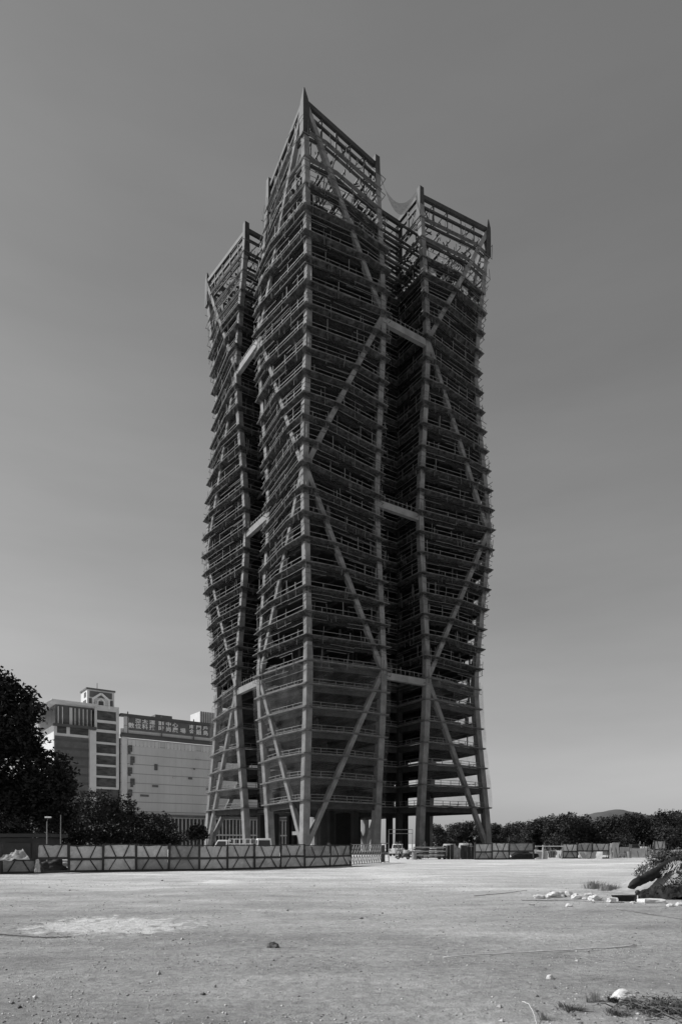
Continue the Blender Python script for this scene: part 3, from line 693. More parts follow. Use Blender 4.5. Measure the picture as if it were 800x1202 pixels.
hoarding('broken white hoarding on the right with bent panels and gaps below', [(660, 86), (677, 86), (695, 86.4), (714, 87)], 1.95, {1: 'upper', 2: 'upper'})
hoarding('two hoarding panels rising behind the leafy bush at the right', [(768, 90), (781, 90)], 2.35, {})
# collapsed cloth over the second panel at the far left
def sheet(name, label, cat, loc, pts, m, sag=.12, th=.015, seed=1, group=None, n=10):
    """crumpled cloth over four corner points (a, b, c, d)"""
    rr = random.Random(seed); a, b_, c, d = [Vector(p) for p in pts]; f = MB(); top = []
    nr = (b_ - a).cross(d - a).normalized()
    for j in range(n + 1):
        row = []
        for i in range(n + 1):
            u, v = i / n, j / n; p = (a * (1 - u) + b_ * u) * (1 - v) + (d * (1 - u) + c * u) * v
            p = p + nr * (sag * noise.noise(Vector((u * 4 + seed, v * 3, seed))) + sag * .5 * noise.noise(Vector((u * 9, v * 8 + seed, 2))))
            row.append(p)
        top.append(row)
    f.rings(top, False); f.rings([[p - nr * th for p in q] for q in top], False)
    o = f.build(name, m, smooth=True, fix=False); at(o, loc); return tag(o, label, cat, group)
p = v2(0, 41.2)
sheet('torn_sheet', 'torn greyish sheet slumped in a peak over the broken hoarding at the far left', 'sheet', p, [(-.3, -.35, .85), (2.0, -.3, .95), (1.35, .1, 1.62), (.35, .1, 1.25)], M['panel_dull'], .22, seed=3)
sheet('torn_sheet', 'narrow pale sheet hanging by the dark gap under the second hoarding panel', 'sheet', v2(41, 42.2), [(0, -.1, .1), (.42, -.1, .1), (.3, -.12, .95), (.1, -.12, .9)], M['panel'], .1, seed=6)
o_ = MB(); o_.rock((0, 0, .3), 1, 71, (.85, .4, .55), 4, .5); tag(at(o_.build('black_tarp', M['tarp'], smooth=True), v2(62, 44.6)), 'crumpled dark heap added to darken the gap under the second hoarding panel', 'tarpaulin')  # dark heap added so that the open gap reads dark
o_ = MB(); o_.rock((0, 0, .3), 1, 75, (1.5, .5, .6), 4, .6); tag(at(o_.build('black_tarp', M['tarp'], smooth=True), v2(613, 83.2)), 'dark crumpled tarpaulin in the open bottom of the third right hoarding panel', 'tarpaulin')
# dark shed behind
s_ = thing('site_shed', 'low dark flat roofed site shed under the huge tree', 'shed', v2(-5, 56))
b = MB(); b.box((1.2, 1.5, 1.2), (6.2, 3, 2.4)); b.build('wall', M['shed'], s_); b = MB(); b.box((1.4, 1.3, 2.62), (6.8, 3.8, .3)); b.build('roof', M['shed'], s_)
b = MB(); b.box((1.9, -.04, 1.0), (2.2, .1, 2.0)); b.build('door', M['black'], s_)
b = MB(); b.box((-1.55, .2, 1.5), (.9, .45, 1.6)); b.build('side_panel', M['grey'], s_)

# lattice gate
G0, G1 = v2(412, 58.2), v2(447, 65.5)
gt = thing('lattice_gate', 'folding metal lattice gate at the end of the long left hoarding', 'gate', G0); D = G1 - G0; L = D.length; d = D.normalized()
b = MB(); n = 12
for i in range(n):
    a, c = d * L * i / n, d * L * (i + 1) / n
    for j in range(2):
        z0, z1 = .12 + j * .85, .12 + (j + 1) * .85
        b.bar(a + Vector((0, 0, z0)), c + Vector((0, 0, z1)), .045, .04); b.bar(a + Vector((0, -.05, z1)), c + Vector((0, -.05, z0)), .045, .04)
b.build('lattice', M['grey'], gt)
b = MB()
for i in range(n + 1): b.bar(d * L * i / n + Vector((0, .04, .05)), d * L * i / n + Vector((0, .04, 1.85)), .05)
b.bar(Vector((0, 0, 1.85)), d * L + Vector((0, 0, 1.85)), .06); b.bar(Vector((0, 0, .1)), d * L + Vector((0, 0, .1)), .06); b.build('gate_frame', M['grey'], gt)
P0, P1 = v2(447, 65.8), v2(456, 68)
t = thing('gate_frame_stand', 'narrow upright pipe frame with mesh at the free end of the lattice gate', 'gate frame', P0); D = P1 - P0
b = MB()
for q in (Vector((0, 0, 0)), D * .45, D): b.bar(q, q + Vector((0, 0, 2.0)), .08)
for z in (.1, 1.0, 1.96): b.bar(Vector((0, 0, z)), D + Vector((0, 0, z)), .06)
b.build('pipe_frame', M['grey'], t)
b = MB(); b.bar(Vector((0, .03, .95)), D * .45 + Vector((0, .03, .95)), .03, 1.7); b.build('mesh_infill', M['frame'], t)

# ------------------------------------------------------------------ site things round the tower foot
def vehicle(name, label, cat, loc, rz, L, W, Hb, Hc, cab0, cab1, m=M['white'], box=None):
    """x = forward. body tub + cab with windows + wheels; box=(x0,x1,z0,z1) for a cargo cage"""
    t = thing(name, label, cat, loc, rz)
    b = MB(); zb = .42
    b.rings([[(-L / 2, y, zb + .1), (-L / 2 + .06, y, Hb), (L / 2 - .25, y, Hb - .05), (L / 2, y, Hb - .4), (L / 2 - .02, y, zb), (-L / 2 + .1, y, zb)] for y in (-W / 2, -W / 2 + .06, W / 2 - .06, W / 2)], True, True)
    b.build('body', m, t, bevel=.04)
    b = MB(); k = .16
    b.rings([[(cab0, -W / 2 + .03, Hb - .02), (cab0 + .12, -W / 2 + k, Hc), (cab1 - .55, -W / 2 + k, Hc), (cab1, -W / 2 + .03, Hb - .02)], [(cab0, W / 2 - .03, Hb - .02), (cab0 + .12, W / 2 - k, Hc), (cab1 - .55, W / 2 - k, Hc), (cab1, W / 2 - .03, Hb - .02)]], True, True)
    b.build('cab', m, t, bevel=.05)
    b = MB(); zc, ch = (Hb + Hc) / 2, (Hc - Hb)
    for sg in (-1, 1):
        yb, yt = sg * (W / 2 - .03 + .012), sg * (W / 2 - k + .012)
        P = lambda x, f: (x, yb + (yt - yb) * f, Hb + ch * f)
        b.poly([P(cab0 + .2, .12), P(cab0 + .25, .85), P(cab1 - .6, .85), P(cab1 - .22, .12)])
    b.poly([(cab1 + .01 - .07, -W / 2 + .14, Hb + .12 * ch), (cab1 + .015 - .47, -W / 2 + .24, Hb + .86 * ch), (cab1 + .015 - .47, W / 2 - .24, Hb + .86 * ch), (cab1 + .01 - .07, W / 2 - .14, Hb + .12 * ch)])
    b.poly([(cab0 + .0, -W / 2 + .2, Hb + .15 * ch), (cab0 + .09, -W / 2 + .26, Hb + .82 * ch), (cab0 + .09, W / 2 - .26, Hb + .82 * ch), (cab0 + .0, W / 2 - .2, Hb + .15 * ch)])
    b.build('windows', M['glass'], t, fix=False)
    for x in (-L * .3, L * .32):
        for sg in (-1, 1):
            b = MB(); b.disc_wheel((x, sg * (W / 2 - .1), .34), .34, .24, (0, 1, 0)); wh = b.build('wheel', M['rubber'], t)
            b = MB(); b.disc_wheel((x, sg * (W / 2 + .02), .34), .19, .03, (0, 1, 0)); b.build('rim', M['grey'], wh)
    for sg in (-1, 1):
        b = MB(); b.box((L / 2 - .1, sg * (W / 2 - .25), Hb - .42), (.2, .28, .16)); b.build('headlight', M['bag'], t)
        b = MB(); b.box((-L / 2 + .02, sg * (W / 2 - .12), Hb - .2), (.08, .14, .3)); b.build('tail_light', M['grey'], t)
    if box:
        x0, x1, z0, z1 = box; b = MB()
        for x in [x0 + (x1 - x0) * i / 4 for i in range(5)]:
            for y in (-W / 2 + .04, W / 2 - .04): b.bar((x, y, z0), (x, y, z1), .06)
        for z in (z0 + .4, (z0 + z1) / 2 + .1, z1):
            for y in (-W / 2 + .04, W / 2 - .04): b.bar((x0, y, z), (x1, y, z), .06)
            for x in (x0, x1): b.bar((x, -W / 2, z), (x, W / 2, z), .06)
        b.build('cargo_cage', m, t)
        b = MB(); b.box(((x0 + x1) / 2, 0, z0 + .35), (x1 - x0 - .2, W - .3, .7)); b.build('load', M['bag'], t)
    return t
vehicle('white_van', 'white round roofed van behind the hoarding near the tower left leg', 'van', v2(309, 72), R(100), 4.0, 1.7, 1.35, 2.5, -1.9, 1.9)
vehicle('cage_truck', 'white small truck with pipe cage bed behind the hoarding, left of the van', 'truck', v2(275, 74), R(170), 4.6, 1.7, 1.35, 2.35, .5, 2.25, box=(-2.2, .35, 1.2, 2.45))
vehicle('white_pickup', 'white pickup with open bed in the gateway beyond the lattice gate', 'pickup', v2(466, 104), R(75), 4.6, 1.75, 1.15, 1.9, -.2, 1.6)
# goal-like pipe frame
t = thing('pipe_portal', 'tall thin pipe portal frame standing in the gateway before the tower', 'frame', v2(470, 92)); b = MB()
for x in (-1.65, 1.65): b.bar((x, 0, 0), (x, 0, 3.9), .07); b.bar((x, 1.2, 0), (x, 0, 3.9), .05)
for z in (3.9, 3.35): b.bar((-1.65, 0, z), (1.65, 0, z), .07)
b.build('pipes', M['grey'], t)
def scooter(label, loc, rz):
    t = thing('scooter', label, 'scooter', loc, rz, 'scooters parked in the gateway')
    b = MB()
    b.rings([[(x, -w_, z0), (x, w_, z0), (x, w_ * .7, z1), (x, -w_ * .7, z1)] for x, w_, z0, z1 in ((-.75, .1, .55, .7), (-.5, .16, .35, .72), (-.1, .16, .25, .66), (.1, .13, .22, .32), (.35, .12, .22, .36), (.5, .17, .3, .85), (.58, .1, .4, .95))], True, True)
    b.build('body', M['black'], t, bevel=.03)
    b = MB(); b.rings([[(x, -w_, z - .06), (x, w_, z - .06), (x, w_ * .8, z), (x, -w_ * .8, z)] for x, w_, z in ((-.8, .1, .82), (-.4, .15, .8), (.02, .13, .76))], True, True); b.build('seat', M['rubber'], t)
    for x in (-.6, .66):
        b = MB(); b.disc_wheel((x, 0, .24), .24, .1, (0, 1, 0)); wh = b.build('wheel', M['rubber'], t); b = MB(); b.disc_wheel((x, 0, .24), .13, .12, (0, 1, 0), 10); b.build('rim', M['grey'], wh)
    b = MB(); b.tube([(.64, 0, .3), (.5, 0, .95), (.46, 0, 1.02)], .03, 6); b.tube([(.42, -.33, 1.03), (.48, 0, 1.0), (.42, .33, 1.03)], .02, 6); b.build('handlebar', M['grey'], t)
    for sg in (-1, 1):
        b = MB(); b.tube([(.45, sg * .25, 1.02), (.5, sg * .3, 1.2)], .01, 5); b.box((.5, sg * .31, 1.22), (.03, .12, .07)); b.build('mirror', M['grey'], t)
    b = MB(); b.box((.585, 0, .78), (.05, .14, .12)); b.build('headlight', M['bag'], t)
    return t
scooter('dark scooter parked nearest the pipe portal, front wheel left', v2(473, 82), R(160))
scooter('dark scooter parked between the other scooter and the timber stack', v2(484, 83), R(200))
# stack of timbers and steel
t = thing('timber_stack', 'low wide stack of dark timbers on bearers right of the scooters', 'stack', v2(504, 82)); rr = random.Random(2)
for lay in range(6):
    b = MB()
    for j in range(6): b.box((rr.uniform(-.12, .12), -.5 + j * .26, .28 + lay * .24), (3.6 + rr.uniform(-.3, .3), .2, .16), rr.uniform(-.02, .02))
    b.build('timber_layer', M['wood'] if lay % 2 else M['shed'], t)
for x in (-1.2, 1.2):
    b = MB(); b.box((x, 0, .09), (.2, 1.5, .18)); b.build('bearer', M['shed'], t)
t = thing('shutter_panels', 'upright dark formwork panels leaning together right of the timber stack', 'panels', v2(538, 82)); rr = random.Random(5)
for i in range(9):
    b = MB(); x = -1.7 + i * .43; h = rr.uniform(1.45, 1.85)
    m3 = Matrix.Rotation(R(rr.uniform(-6, 6)), 3, 'X') @ Matrix.Rotation(R(rr.uniform(-8, 8)), 3, 'Z'); b.box((x, rr.uniform(-.1, .1), h / 2), (.4, .07, h), m3)
    for z in (.25, .7, 1.2): b.box((x, -.09, z), (.36, .06, .07), m3)
    b.build('formwork_panel', M['shed'] if i not in (3, 4) else M['grey'], t)
t = thing('portable_fence', 'thin dark mesh barrier of bars in front of the tower right leg base', 'barrier', v2(552, 84)); b = MB()
for i in range(12): b.bar((-.9 + i * .17, -.3, .1), (-.9 + i * .17, -.3, 1.7), .035)
for z in (.1, .9, 1.7): b.bar((-.95, -.3, z), (1.0, -.3, z), .05)
b.build('bars', M['frame'], t)
def bag(label, loc, s, seed, rz=0):
    b = MB(); rr = random.Random(seed); rg = []
    for j in range(6):
        f = j / 5; z = s * f; k = s * .5 * (1 - .12 * (2 * f - 1) ** 2); row = []
        for i in range(12):
            a = 2 * math.pi * i / 12; q = k * (1 + .22 * abs(math.cos(2 * a + .78)) ** 2 * -1 + .12) ; row.append((q * math.cos(a) + rr.uniform(-.03, .03), q * math.sin(a) + rr.uniform(-.03, .03), z + rr.uniform(-.03, .03)))
        rg.append(row)
    b.rings(rg, True, True); o = b.build('bulk_bag', M['bag'], smooth=True)
    at(o, loc); o.rotation_euler = (0, 0, rz); return tag(o, label, 'bag', 'pale bulk bags at the tower foot')
for lab, x, Y, s, z in (('pale bulk bag atop the ground behind the pipe portal, beside the pickup', 477, 97, 1.0, 0), ('pale bulk bag behind the left end of the timber stack', 492, 92, 1.1, 0), ('pale bulk bag behind the right end of the timber stack', 509, 93, 1.35, 0),
                        ('pale bulk bag behind the left formwork panels', 527, 91, 1.9, 0), ('largest pale bulk bag behind the thin mesh barrier', 546, 92, 2.0, 0), ('pale bulk bag by the left side of the tower right leg', 556, 95, 1.5, 0)):
    bag(lab, v2(x, Y), s, int(x))
# right-hand barrier and debris between hoardings
t = thing('pipe_barrier', 'low white pipe barrier with posts bridging the gap between right hoardings', 'barrier', v2(628, 84)); b = MB()
for z in (1.62,): b.bar((0, 0, z), (3.5, 0, z), .1)
b.build('top_pipe', M['white'], t)
for x in (.1, .9, 1.15, 3.4):
    b = MB(); b.bar((x, .05, 0), (x + rr.uniform(-.1, .1), .05, 1.75), .12 if x == .9 else .07); b.build('post', M['white'] if x == .9 else M['grey'], t)
def board(label, loc, w_, h_, rz, tilt, m):
    t = thing('leaning_board', label, 'board', loc, rz, 'loose boards by the right hoardings')
    m3 = Matrix.Rotation(R(tilt), 3, 'X'); b = MB(); c = m3 @ Vector((0, 0, h_ / 2)); b.box(c, (w_, .03, h_), m3); b.build('sheet', m, t)
    b = MB(); b.bar(m3 @ Vector((-w_ * .4, .03, h_ * .1)), m3 @ Vector((w_ * .4, .03, h_ * .9)), .05); b.bar(m3 @ Vector((0, .05, h_ * .8)), Vector((0, -math.tan(R(tilt)) * h_ - .5, .02)), .05); b.build('prop', M['frame'], t)
    return t
for a in (('small square pale board propped under the white pipe barrier', v2(636, 84.5), 1.4, .95, .1, -8, M['panel']), ('pale board leaning right of the broken hoarding, tallest one', v2(723, 90), .9, 2.1, .2, -6, M['panel']),
          ('pale board leaning at the far end of the white pipe barrier', v2(656, 88), .6, 1.0, -.4, -20, M['panel']), ('wide grey board standing low beside the leafy bush', v2(748, 92), 2.0, 1.3, 0, -5, M['panel']),
          ('narrow white board standing beside the broken hoarding right end', v2(717, 88), .35, 2.0, .2, -3, M['white']), ('pale triangular looking board fallen against the broken hoarding', v2(686, 85.2), 1.1, 1.0, .6, -32, M['panel']),
          ('second fallen pale board against the right end of the broken hoarding', v2(700, 85.6), 1.3, 1.05, -.5, -30, M['panel']), ('grey board lying behind the narrow white board', v2(733, 93), 1.3, 1.5, -.2, -12, M['grey'])): board(*a)
for lab, x, Y, s in (('pale bulk bag half hidden behind the wide grey board', 756, 98, 1.5), ('pale bulk bag behind the broken hoarding, peeking over its middle', 687, 96, 2.0)): bag(lab, v2(x, Y), s, int(x))
t = thing('site_generator', 'dark boxy generator on skids behind the wide grey board', 'generator', v2(747, 100)); b = MB(); b.box((0, 0, 1.1), (2.0, 1.2, 1.5)); b.build('housing', M['shed'], t, bevel=.06)
b = MB(); b.box((0, 0, .15), (2.2, 1.0, .25)); b.build('skid', M['grey'], t); b = MB(); b.tube([(.5, 0, 1.8), (.5, 0, 2.3)], .07); b.build('exhaust', M['grey'], t); b = MB()
for i in range(6): b.box((-.4, -.62, .7 + i * .13), (.8, .04, .05))
b.build('grille', M['grey'], t)

def drum(label, x, Y):
    t = thing('oil_drum', label, 'drum', v2(x, Y), 0, 'oil drums among the site clutter'); b = MB()
    b.rings([[(q * math.cos(a), q * math.sin(a), z) for a in [i * math.pi / 8 for i in range(16)]] for q, z in ((.29, 0), (.29, .28), (.305, .3), (.29, .32), (.29, .58), (.305, .6), (.29, .62), (.29, .88))], True, True); b.build('barrel', M['grey'], t)
    b = MB(); b.tube([(0, 0, .87), (0, 0, .895)], .27, 16); b.build('lid', M['shed'], t)
for a in (('oil drum standing left of the timber stack', 486, 80), ('oil drum just left of the pipe barrier', 630, 88), ('oil drum in the gap below the broken hoarding', 697, 88), ('oil drum beside the wide grey board', 738, 90)): drum(*a)
def pallet(label, x, Y, n, rz=0):
    t = thing('pallet_stack', label, 'pallets', v2(x, Y), rz, 'stacks of pallets on the site'); rr = random.Random(int(x))
    for k in range(n):
        b = MB(); z = k * .15
        for i in range(6): b.box((0, -.5 + i * .2, z + .13), (1.2, .12, .025))
        for xx in (-.52, 0, .52): b.box((xx, 0, z + .06), (.09, 1.1, .11))
        o = b.build('pallet', M['wood'], t); o.rotation_euler = (0, 0, rr.uniform(-.05, .05))
pallet('tall stack of pallets in the gap behind the pipe barrier', 645, 93, 7, .3); pallet('low stack of pallets right of the narrow white board', 728, 92, 4, -.2); pallet('stack of pallets behind the timber stack', 516, 88, 9, .1)
def poles(label, x, Y, seed, n=9):
    rr = random.Random(seed); t = thing('pole_bundle', label, 'poles', v2(x, Y), 0, 'bundles of leaning scaffold poles')
    for i in range(n):
        b = MB(); p = Vector((rr.uniform(-.7, .7), rr.uniform(-.3, .3), 0)); b.tube([p, Vector((p.x * .25 + rr.uniform(-.5, .5), rr.uniform(-.1, .1), rr.uniform(1.2, 2.3)))], .035, 5); b.build('pole', M['rail'] if rr.random() < .6 else M['shed'], t)
    b = MB(); b.tube([(-.35, 0, 1.0), (.35, 0, 1.0)], .05, 5); b.build('tie', M['frame'], t)
for a in (('pole bundle standing between the scooters and the pickup', 468, 88, 1), ('pole bundle leaning behind the timber stack left end', 497, 86, 2), ('pole bundle leaning at the left end of the thin mesh barrier', 548, 87, 3),
          ('pole bundle leaning behind the white pipe barrier middle', 641, 90, 4), ('pole bundle behind the tallest leaning board', 725, 95, 5), ('pole bundle rising behind the wide grey board', 752, 97, 6), ('pole bundle left of the two panels behind the bush', 762, 93, 7)): poles(*a)
# lamp and pole by the shed
t = thing('street_lamp', 'slim street lamp with a pale head above the shed, under the dark tree', 'street lamp', v2(55, 54.5)); b = MB(); b.tube([(0, 0, 0), (0, 0, 3.7), (.1, 0, 4.0)], [.06, .04, .03]); b.build('pole', M['grey'], t)
b = MB(); b.box((.1, 0, 4.1), (.5, .2, .12)); b.build('lamp_head', M['white'], t, bevel=.03)
t = thing('bare_pole', 'thin pale bare pole rising behind the second hoarding panel', 'pole', v2(71, 50)); b = MB(); b.tube([(0, 0, 0), (.02, 0, 4.1)], [.045, .03]); b.build('shaft', M['rail'], t); b = MB(); b.box((0, 0, .05), (.3, .3, .1)); b.build('footing', M['conc'], t)
# small bottle-like marker by the hoarding
t = thing('traffic_post', 'small white marker post on the ground by the left hoarding', 'marker', gp(252, 1021)); b = MB(); b.rings([[(q * math.cos(a), q * math.sin(a), z) for a in [i * .628 for i in range(10)]] for q, z in ((.14, .04), (.11, .06), (.09, .5), (.05, .62), (.05, .7))], True, True); b.build('body', M['white'], t); b = MB(); b.box((0, 0, .02), (.36, .36, .05)); b.build('base', M['black'], t)

# ------------------------------------------------------------------ foreground
def G(x, y, dz=0): p = gp(x, y); return Vector((p.x, p.y, gz(p.x, p.y) + dz))
pm = MB(); pr = random.Random(21)                              # loose gravel
for i in range(26000):
    Yp = 5.5 + 30 * pr.random() ** 2.2; X = pr.uniform(-.6, .6) * Yp; s = (.0035 + .015 * pr.random() ** 3) * (1 if pr.random() < .985 else 2.2) * (1 + Yp / 45)
    if noise.noise(Vector((X * .4, Yp * .4, 3))) < .0 and pr.random() < .7: continue
    z = gz(X, Yp); n0 = len(pm.v); k = [pr.uniform(.6, 1.2) * s for _ in range(6)]
    pm.v += [(X + k[0], Yp, z + s * .3), (X, Yp + k[1], z + s * .2), (X - k[2], Yp, z + s * .3), (X, Yp - k[3], z + s * .2), (X + s * .2, Yp, z + k[4] * .9), (X, Yp, z - s)]
    for a in range(4): pm.f.append((n0 + a, n0 + (a + 1) % 4, n0 + 4)); pm.f.append((n0 + (a + 1) % 4, n0 + a, n0 + 5))
gm = leaf_mat('gravel_stone', .3, .25, 2.1)
go = pm.build('gravel', gm, fix=False); go['kind'] = 'stuff'; go['label'] = 'loose small stones scattered over the dry earth'; go['category'] = 'gravel'
def stone(name, label, x, y, wpx, m, seed, sq=(1, .9, .62), cat='stone', group=None, rough=.35):
    Yg = gY(y); rr_ = wpx / 2 * Yg / FPX; b = MB(); b.rock((0, 0, rr_ * sq[2] * .55), rr_, seed, sq, 3 if wpx > 14 else 2, rough)
    o = b.build(name, m, smooth=False); at(o, G(x, y)); return tag(o, label, cat, group)
stone('white_boulder', 'white rounded boulder lying among weeds at the lower right', 731, 1176, 29, M['rubble'], 4, (1, .8, .6))
stone('white_stone', 'small white block alone on bare earth, left of the white boulder', 645, 1150, 8, M['rubble'], 9, (1, .8, .8))
stone('earth_clod', 'dark jagged clod alone on the bare ground near the middle', 320, 1114, 13, M['clod'], 12, (1, .8, .7), 'clod', None, .6)
for i, (x, y, wp, lab) in enumerate((
    (632, 1055, 12, 'flat white rubble piece at the left end of the rubble row'), (641, 1055, 7, 'small white rubble lump second from the left in the rubble row'), (652, 1054, 18, 'long low white rubble slab left of the tallest white lump'),
    (667, 1054, 10, 'tallest white rubble lump in the rubble row'), (676, 1056, 13, 'white rubble chunk just right of the tallest lump'), (686, 1057, 7, 'small white rubble chip in the right half of the rubble row'),
    (692, 1053, 11, 'greyish flat rubble piece behind the right half of the rubble row'), (698, 1058, 14, 'white jagged rubble chunk at the right end of the rubble row'), (667, 1065, 8, 'lone white rubble piece in front of the tallest lump'), (624, 1063, 6, 'flat white chip in front of the left end of the rubble row'))):
    sq = (.85, .7, .85) if i == 3 else ((1, .6, .42) if i in (0, 2, 6, 9) else (.9, .7, .5))
    stone('rubble_stone', lab, x, y, wp * 1.15, M['rubble'], 20 + i, sq, 'rubble', 'white rubble row at the right', .5)
def slab_thing(name, label, cat, x, y, wpx, hgt, dpt, rz, m, group=None):
    Yg = gY(y); L = wpx * Yg / FPX; b = MB(); rr = random.Random(int(x)); rg = []
    for z in (0, .5, 1):
        row = []
        for (a, c) in ((-1, -1), (-.3, -1.05), (.4, -.95), (1, -1), (1.05, 0), (1, 1), (.2, 1.04), (-1, 1), (-1.04, .1)): row.append((a * L / 2 + rr.uniform(-.03, .03), c * dpt / 2 + rr.uniform(-.03, .03), z * hgt + rr.uniform(-.015, .015)))
        rg.append(row)
    b.rings(rg, True, True); o = b.build(name, m); at(o, G(x, y)); o.rotation_euler = (0, 0, rz); return tag(o, label, cat, group)
slab_thing('concrete_slab', 'broken flat white concrete slab in front of the black tarpaulin', 'slab', 764, 1061, 26, .12, .5, .05, M['rubble'])
slab_thing('white_block', 'small white block touching the left end of the black plank', 'block', 718, 1060.5, 9, .13, .3, 0, M['rubble'])
slab_thing('black_plank', 'short thick black plank lying between white block and slab', 'plank', 734, 1059, 27, .19, .35, -.06, M['tarp'])
for i, (x, y, wp, lab) in enumerate(((786, 1066, 8, 'white stone below the right end of the white slab'), (797, 1064, 9, 'white stone at the right edge in front of the black tarpaulin'), (742, 1062, 6, 'small white chip in front of the black plank'))): stone('white_stone', lab, x, y, wp, M['rubble'], 50 + i)
# sticks and poles
def stick(name, label, pts, r0, m, cat='stick'):
    b = MB(); base = Vector(pts[0]); q = [Vector(p) - base for p in pts]; qq = []
    for i in range(len(q) - 1):
        for j in range(6): qq.append(q[i].lerp(q[i + 1], j / 6) + Vector((rnd.uniform(-1, 1), rnd.uniform(-1, 1), rnd.uniform(-.2, .6))) * r0 * 1.1)
    qq.append(q[-1]); b.tube(qq, [r0 * (1 - .45 * i / (len(qq) - 1)) for i in range(len(qq))], 6); o = b.build(name, m, smooth=True); at(o, base); return tag(o, label, cat)
stick('bamboo_pole', 'long pale bamboo pole lying across the bare earth at the right', [G(747, 1111.5, .02), G(690, 1115.5, .03), G(600, 1121, .025), G(520, 1126, .02)], .016, M['drywood'], 'pole')
stick('dark_cable', 'dark flat strip of cable lying by the left edge below the sand patch', [G(-6, 1099, .015), G(30, 1101, .02), G(60, 1102, .02), G(84, 1101, .015)], .016, M['clod'], 'cable')
stick('thin_branch', 'thin dark branch on the ground left of the rubble row', [G(556, 1053, .02), G(590, 1050, .03), G(618, 1047, .05)], .013, M['clod'], 'branch')
stick('thin_branch', 'thin dark branch running through the front of the rubble row', [G(612, 1058, .02), G(660, 1058.5, .03), G(712, 1061, .02)], .011, M['clod'], 'branch')
stick('curved_stalk', 'pale bent dry stalk at the lower edge right of centre', [G(613, 1178, .01), G(620, 1186, .06), G(626, 1197, .06), G(629, 1206, .02)], .005, M['drywood'], 'stalk')
stick('thin_branch', 'thin crooked branch on the earth in front of the white slab', [G(722, 1069, .01), G(760, 1075, .02), G(800, 1081, .01)], .012, M['clod'], 'branch')
stick('root_branch', 'grey crooked branch running from the white boulder to the right', [G(735, 1178, .02), G(748, 1186, .06), G(770, 1192, .05), G(800, 1204, .02)], .013, M['clod'], 'branch')
# sand pile near hoarding
b = MB(); rg = []
for j in range(9):
    f = j / 8; row = []
    for i in range(22):
        a = 2 * math.pi * i / 22; q = 1 + .3 * noise.noise(Vector((math.cos(a) * 1.4, math.sin(a) * 1.4, 3)))
        row.append((1.25 * q * f * math.cos(a), .9 * q * f * math.sin(a), .11 * math.cos(f * 1.57) ** 1.1 + .07 * (1 - f) * noise.noise(Vector((f * 5 * math.cos(a), f * 5 * math.sin(a), 1))) - .015))
    rg.append(row)
b.rings(rg); tag(at(b.build('sand_pile', M['sand'], smooth=True, fix=False), G(262, 1036)), 'small low white sand pile on open ground before the left hoarding', 'sand pile')
# mound with black tarp, log, bush and fronds at the right edge
MO = G(806, 1050); MO.y += 1.2
b = MB(); rg = []
def mound_z(x, y):
    q = (x / 1.75) ** 2 + (y / 2.6) ** 2
    return max(-.05, 1.25 * math.exp(-q * 1.5) + .12 * noise.noise(Vector((x * 1.5, y * 1.5, 7))) * math.exp(-q) - .06)
nn = 44; W_ = 4.6
for j in range(nn + 1):
    rg.append([((i / nn * 2 - 1) * W_, (j / nn * 2 - 1) * W_, mound_z((i / nn * 2 - 1) * W_, (j / nn * 2 - 1) * W_)) for i in range(nn + 1)])
b.rings(rg, False); tag(at(b.build('soil_mound', M['soil'], smooth=True, fix=False), MO), 'mound of soil at the right edge under black tarpaulin and bush', 'mound')
def ridged(p, o=5):
    a, v, f = .5, 0, 1
    for i in range(o): v += a * (1 - abs(noise.noise(p * f) * 2)) ; a *= .55; f *= 2.1
    return v
def tarp_lump(label, c, rx, ry, rz_, seed):
    rr = random.Random(seed); t = thing('black_tarp', label, 'tarpaulin', c); b = MB(); rg = []; N = 56
    for j in range(N + 1):
        row = []
        for i in range(N + 1):
            u, v = i / N * 2 - 1, j / N * 2 - 1; edge = 1 + .3 * noise.noise(Vector((math.atan2(v, u) * 1.6, seed, 0)))
            q = math.hypot(u, v) / edge; x, y = u * rx * 1.25, v * ry * 1.25
            h_ = rz_ * max(0, 1 - q * q) ** .6; z = h_ * (.55 + .55 * ridged(Vector((x * 2.2, y * 2.2, seed)))) - .08 * max(0, q - .95) * 6
            row.append((x + .05 * noise.noise(Vector((x * 6, y * 6, 2))), y + .05 * noise.noise(Vector((x * 6, y * 6, 9))), z))
        rg.append(row)
    b.rings(rg, False); b.build('sheet', M['tarp'], t, smooth=False, fix=False)
    b = MB()
    for i in range(170):
        u, v = rr.gauss(0, .42), rr.gauss(0, .42); x, y = u * rx, v * ry; z = rz_ * max(0, 1 - u * u - v * v) ** .6 * .95 + rr.uniform(0, .06)
        a = Vector((rr.gauss(0, 1), rr.gauss(0, 1), rr.gauss(0, .5))).normalized() * rr.uniform(.03, .11); e = Vector((rr.gauss(0, 1), rr.gauss(0, 1), rr.gauss(0, 1))).normalized() * rr.uniform(.01, .04)
        cc = Vector((x, y, z)); b.poly([cc - a, cc + e, cc + a, cc - e])
    b.build('torn_scraps', M['leaf_dry'], t, fix=False)
    return t
p = G(786, 1056); tarp_lump('crumpled black tarpaulin lying low behind the white slab', p + Vector((.1, .3, 0)), 1.0, .6, .42, 61)
p = G(800, 1050); tarp_lump('larger black tarpaulin heap climbing the mound at the right edge', p + Vector((.3, .5, .1)), .95, .75, 1.05, 63)
A = px(738, 1041, 24.5); B = px(762, 1029, 25.0); C_ = px(792, 1012, 25.6)
A.z = max(A.z, .2)
b = MB(); q = [A, A.lerp(B, .5), B, B.lerp(C_, .5), C_]; base = Vector((A.x, A.y, 0)); q = [v - base for v in q]; qs = []; rs_ = []
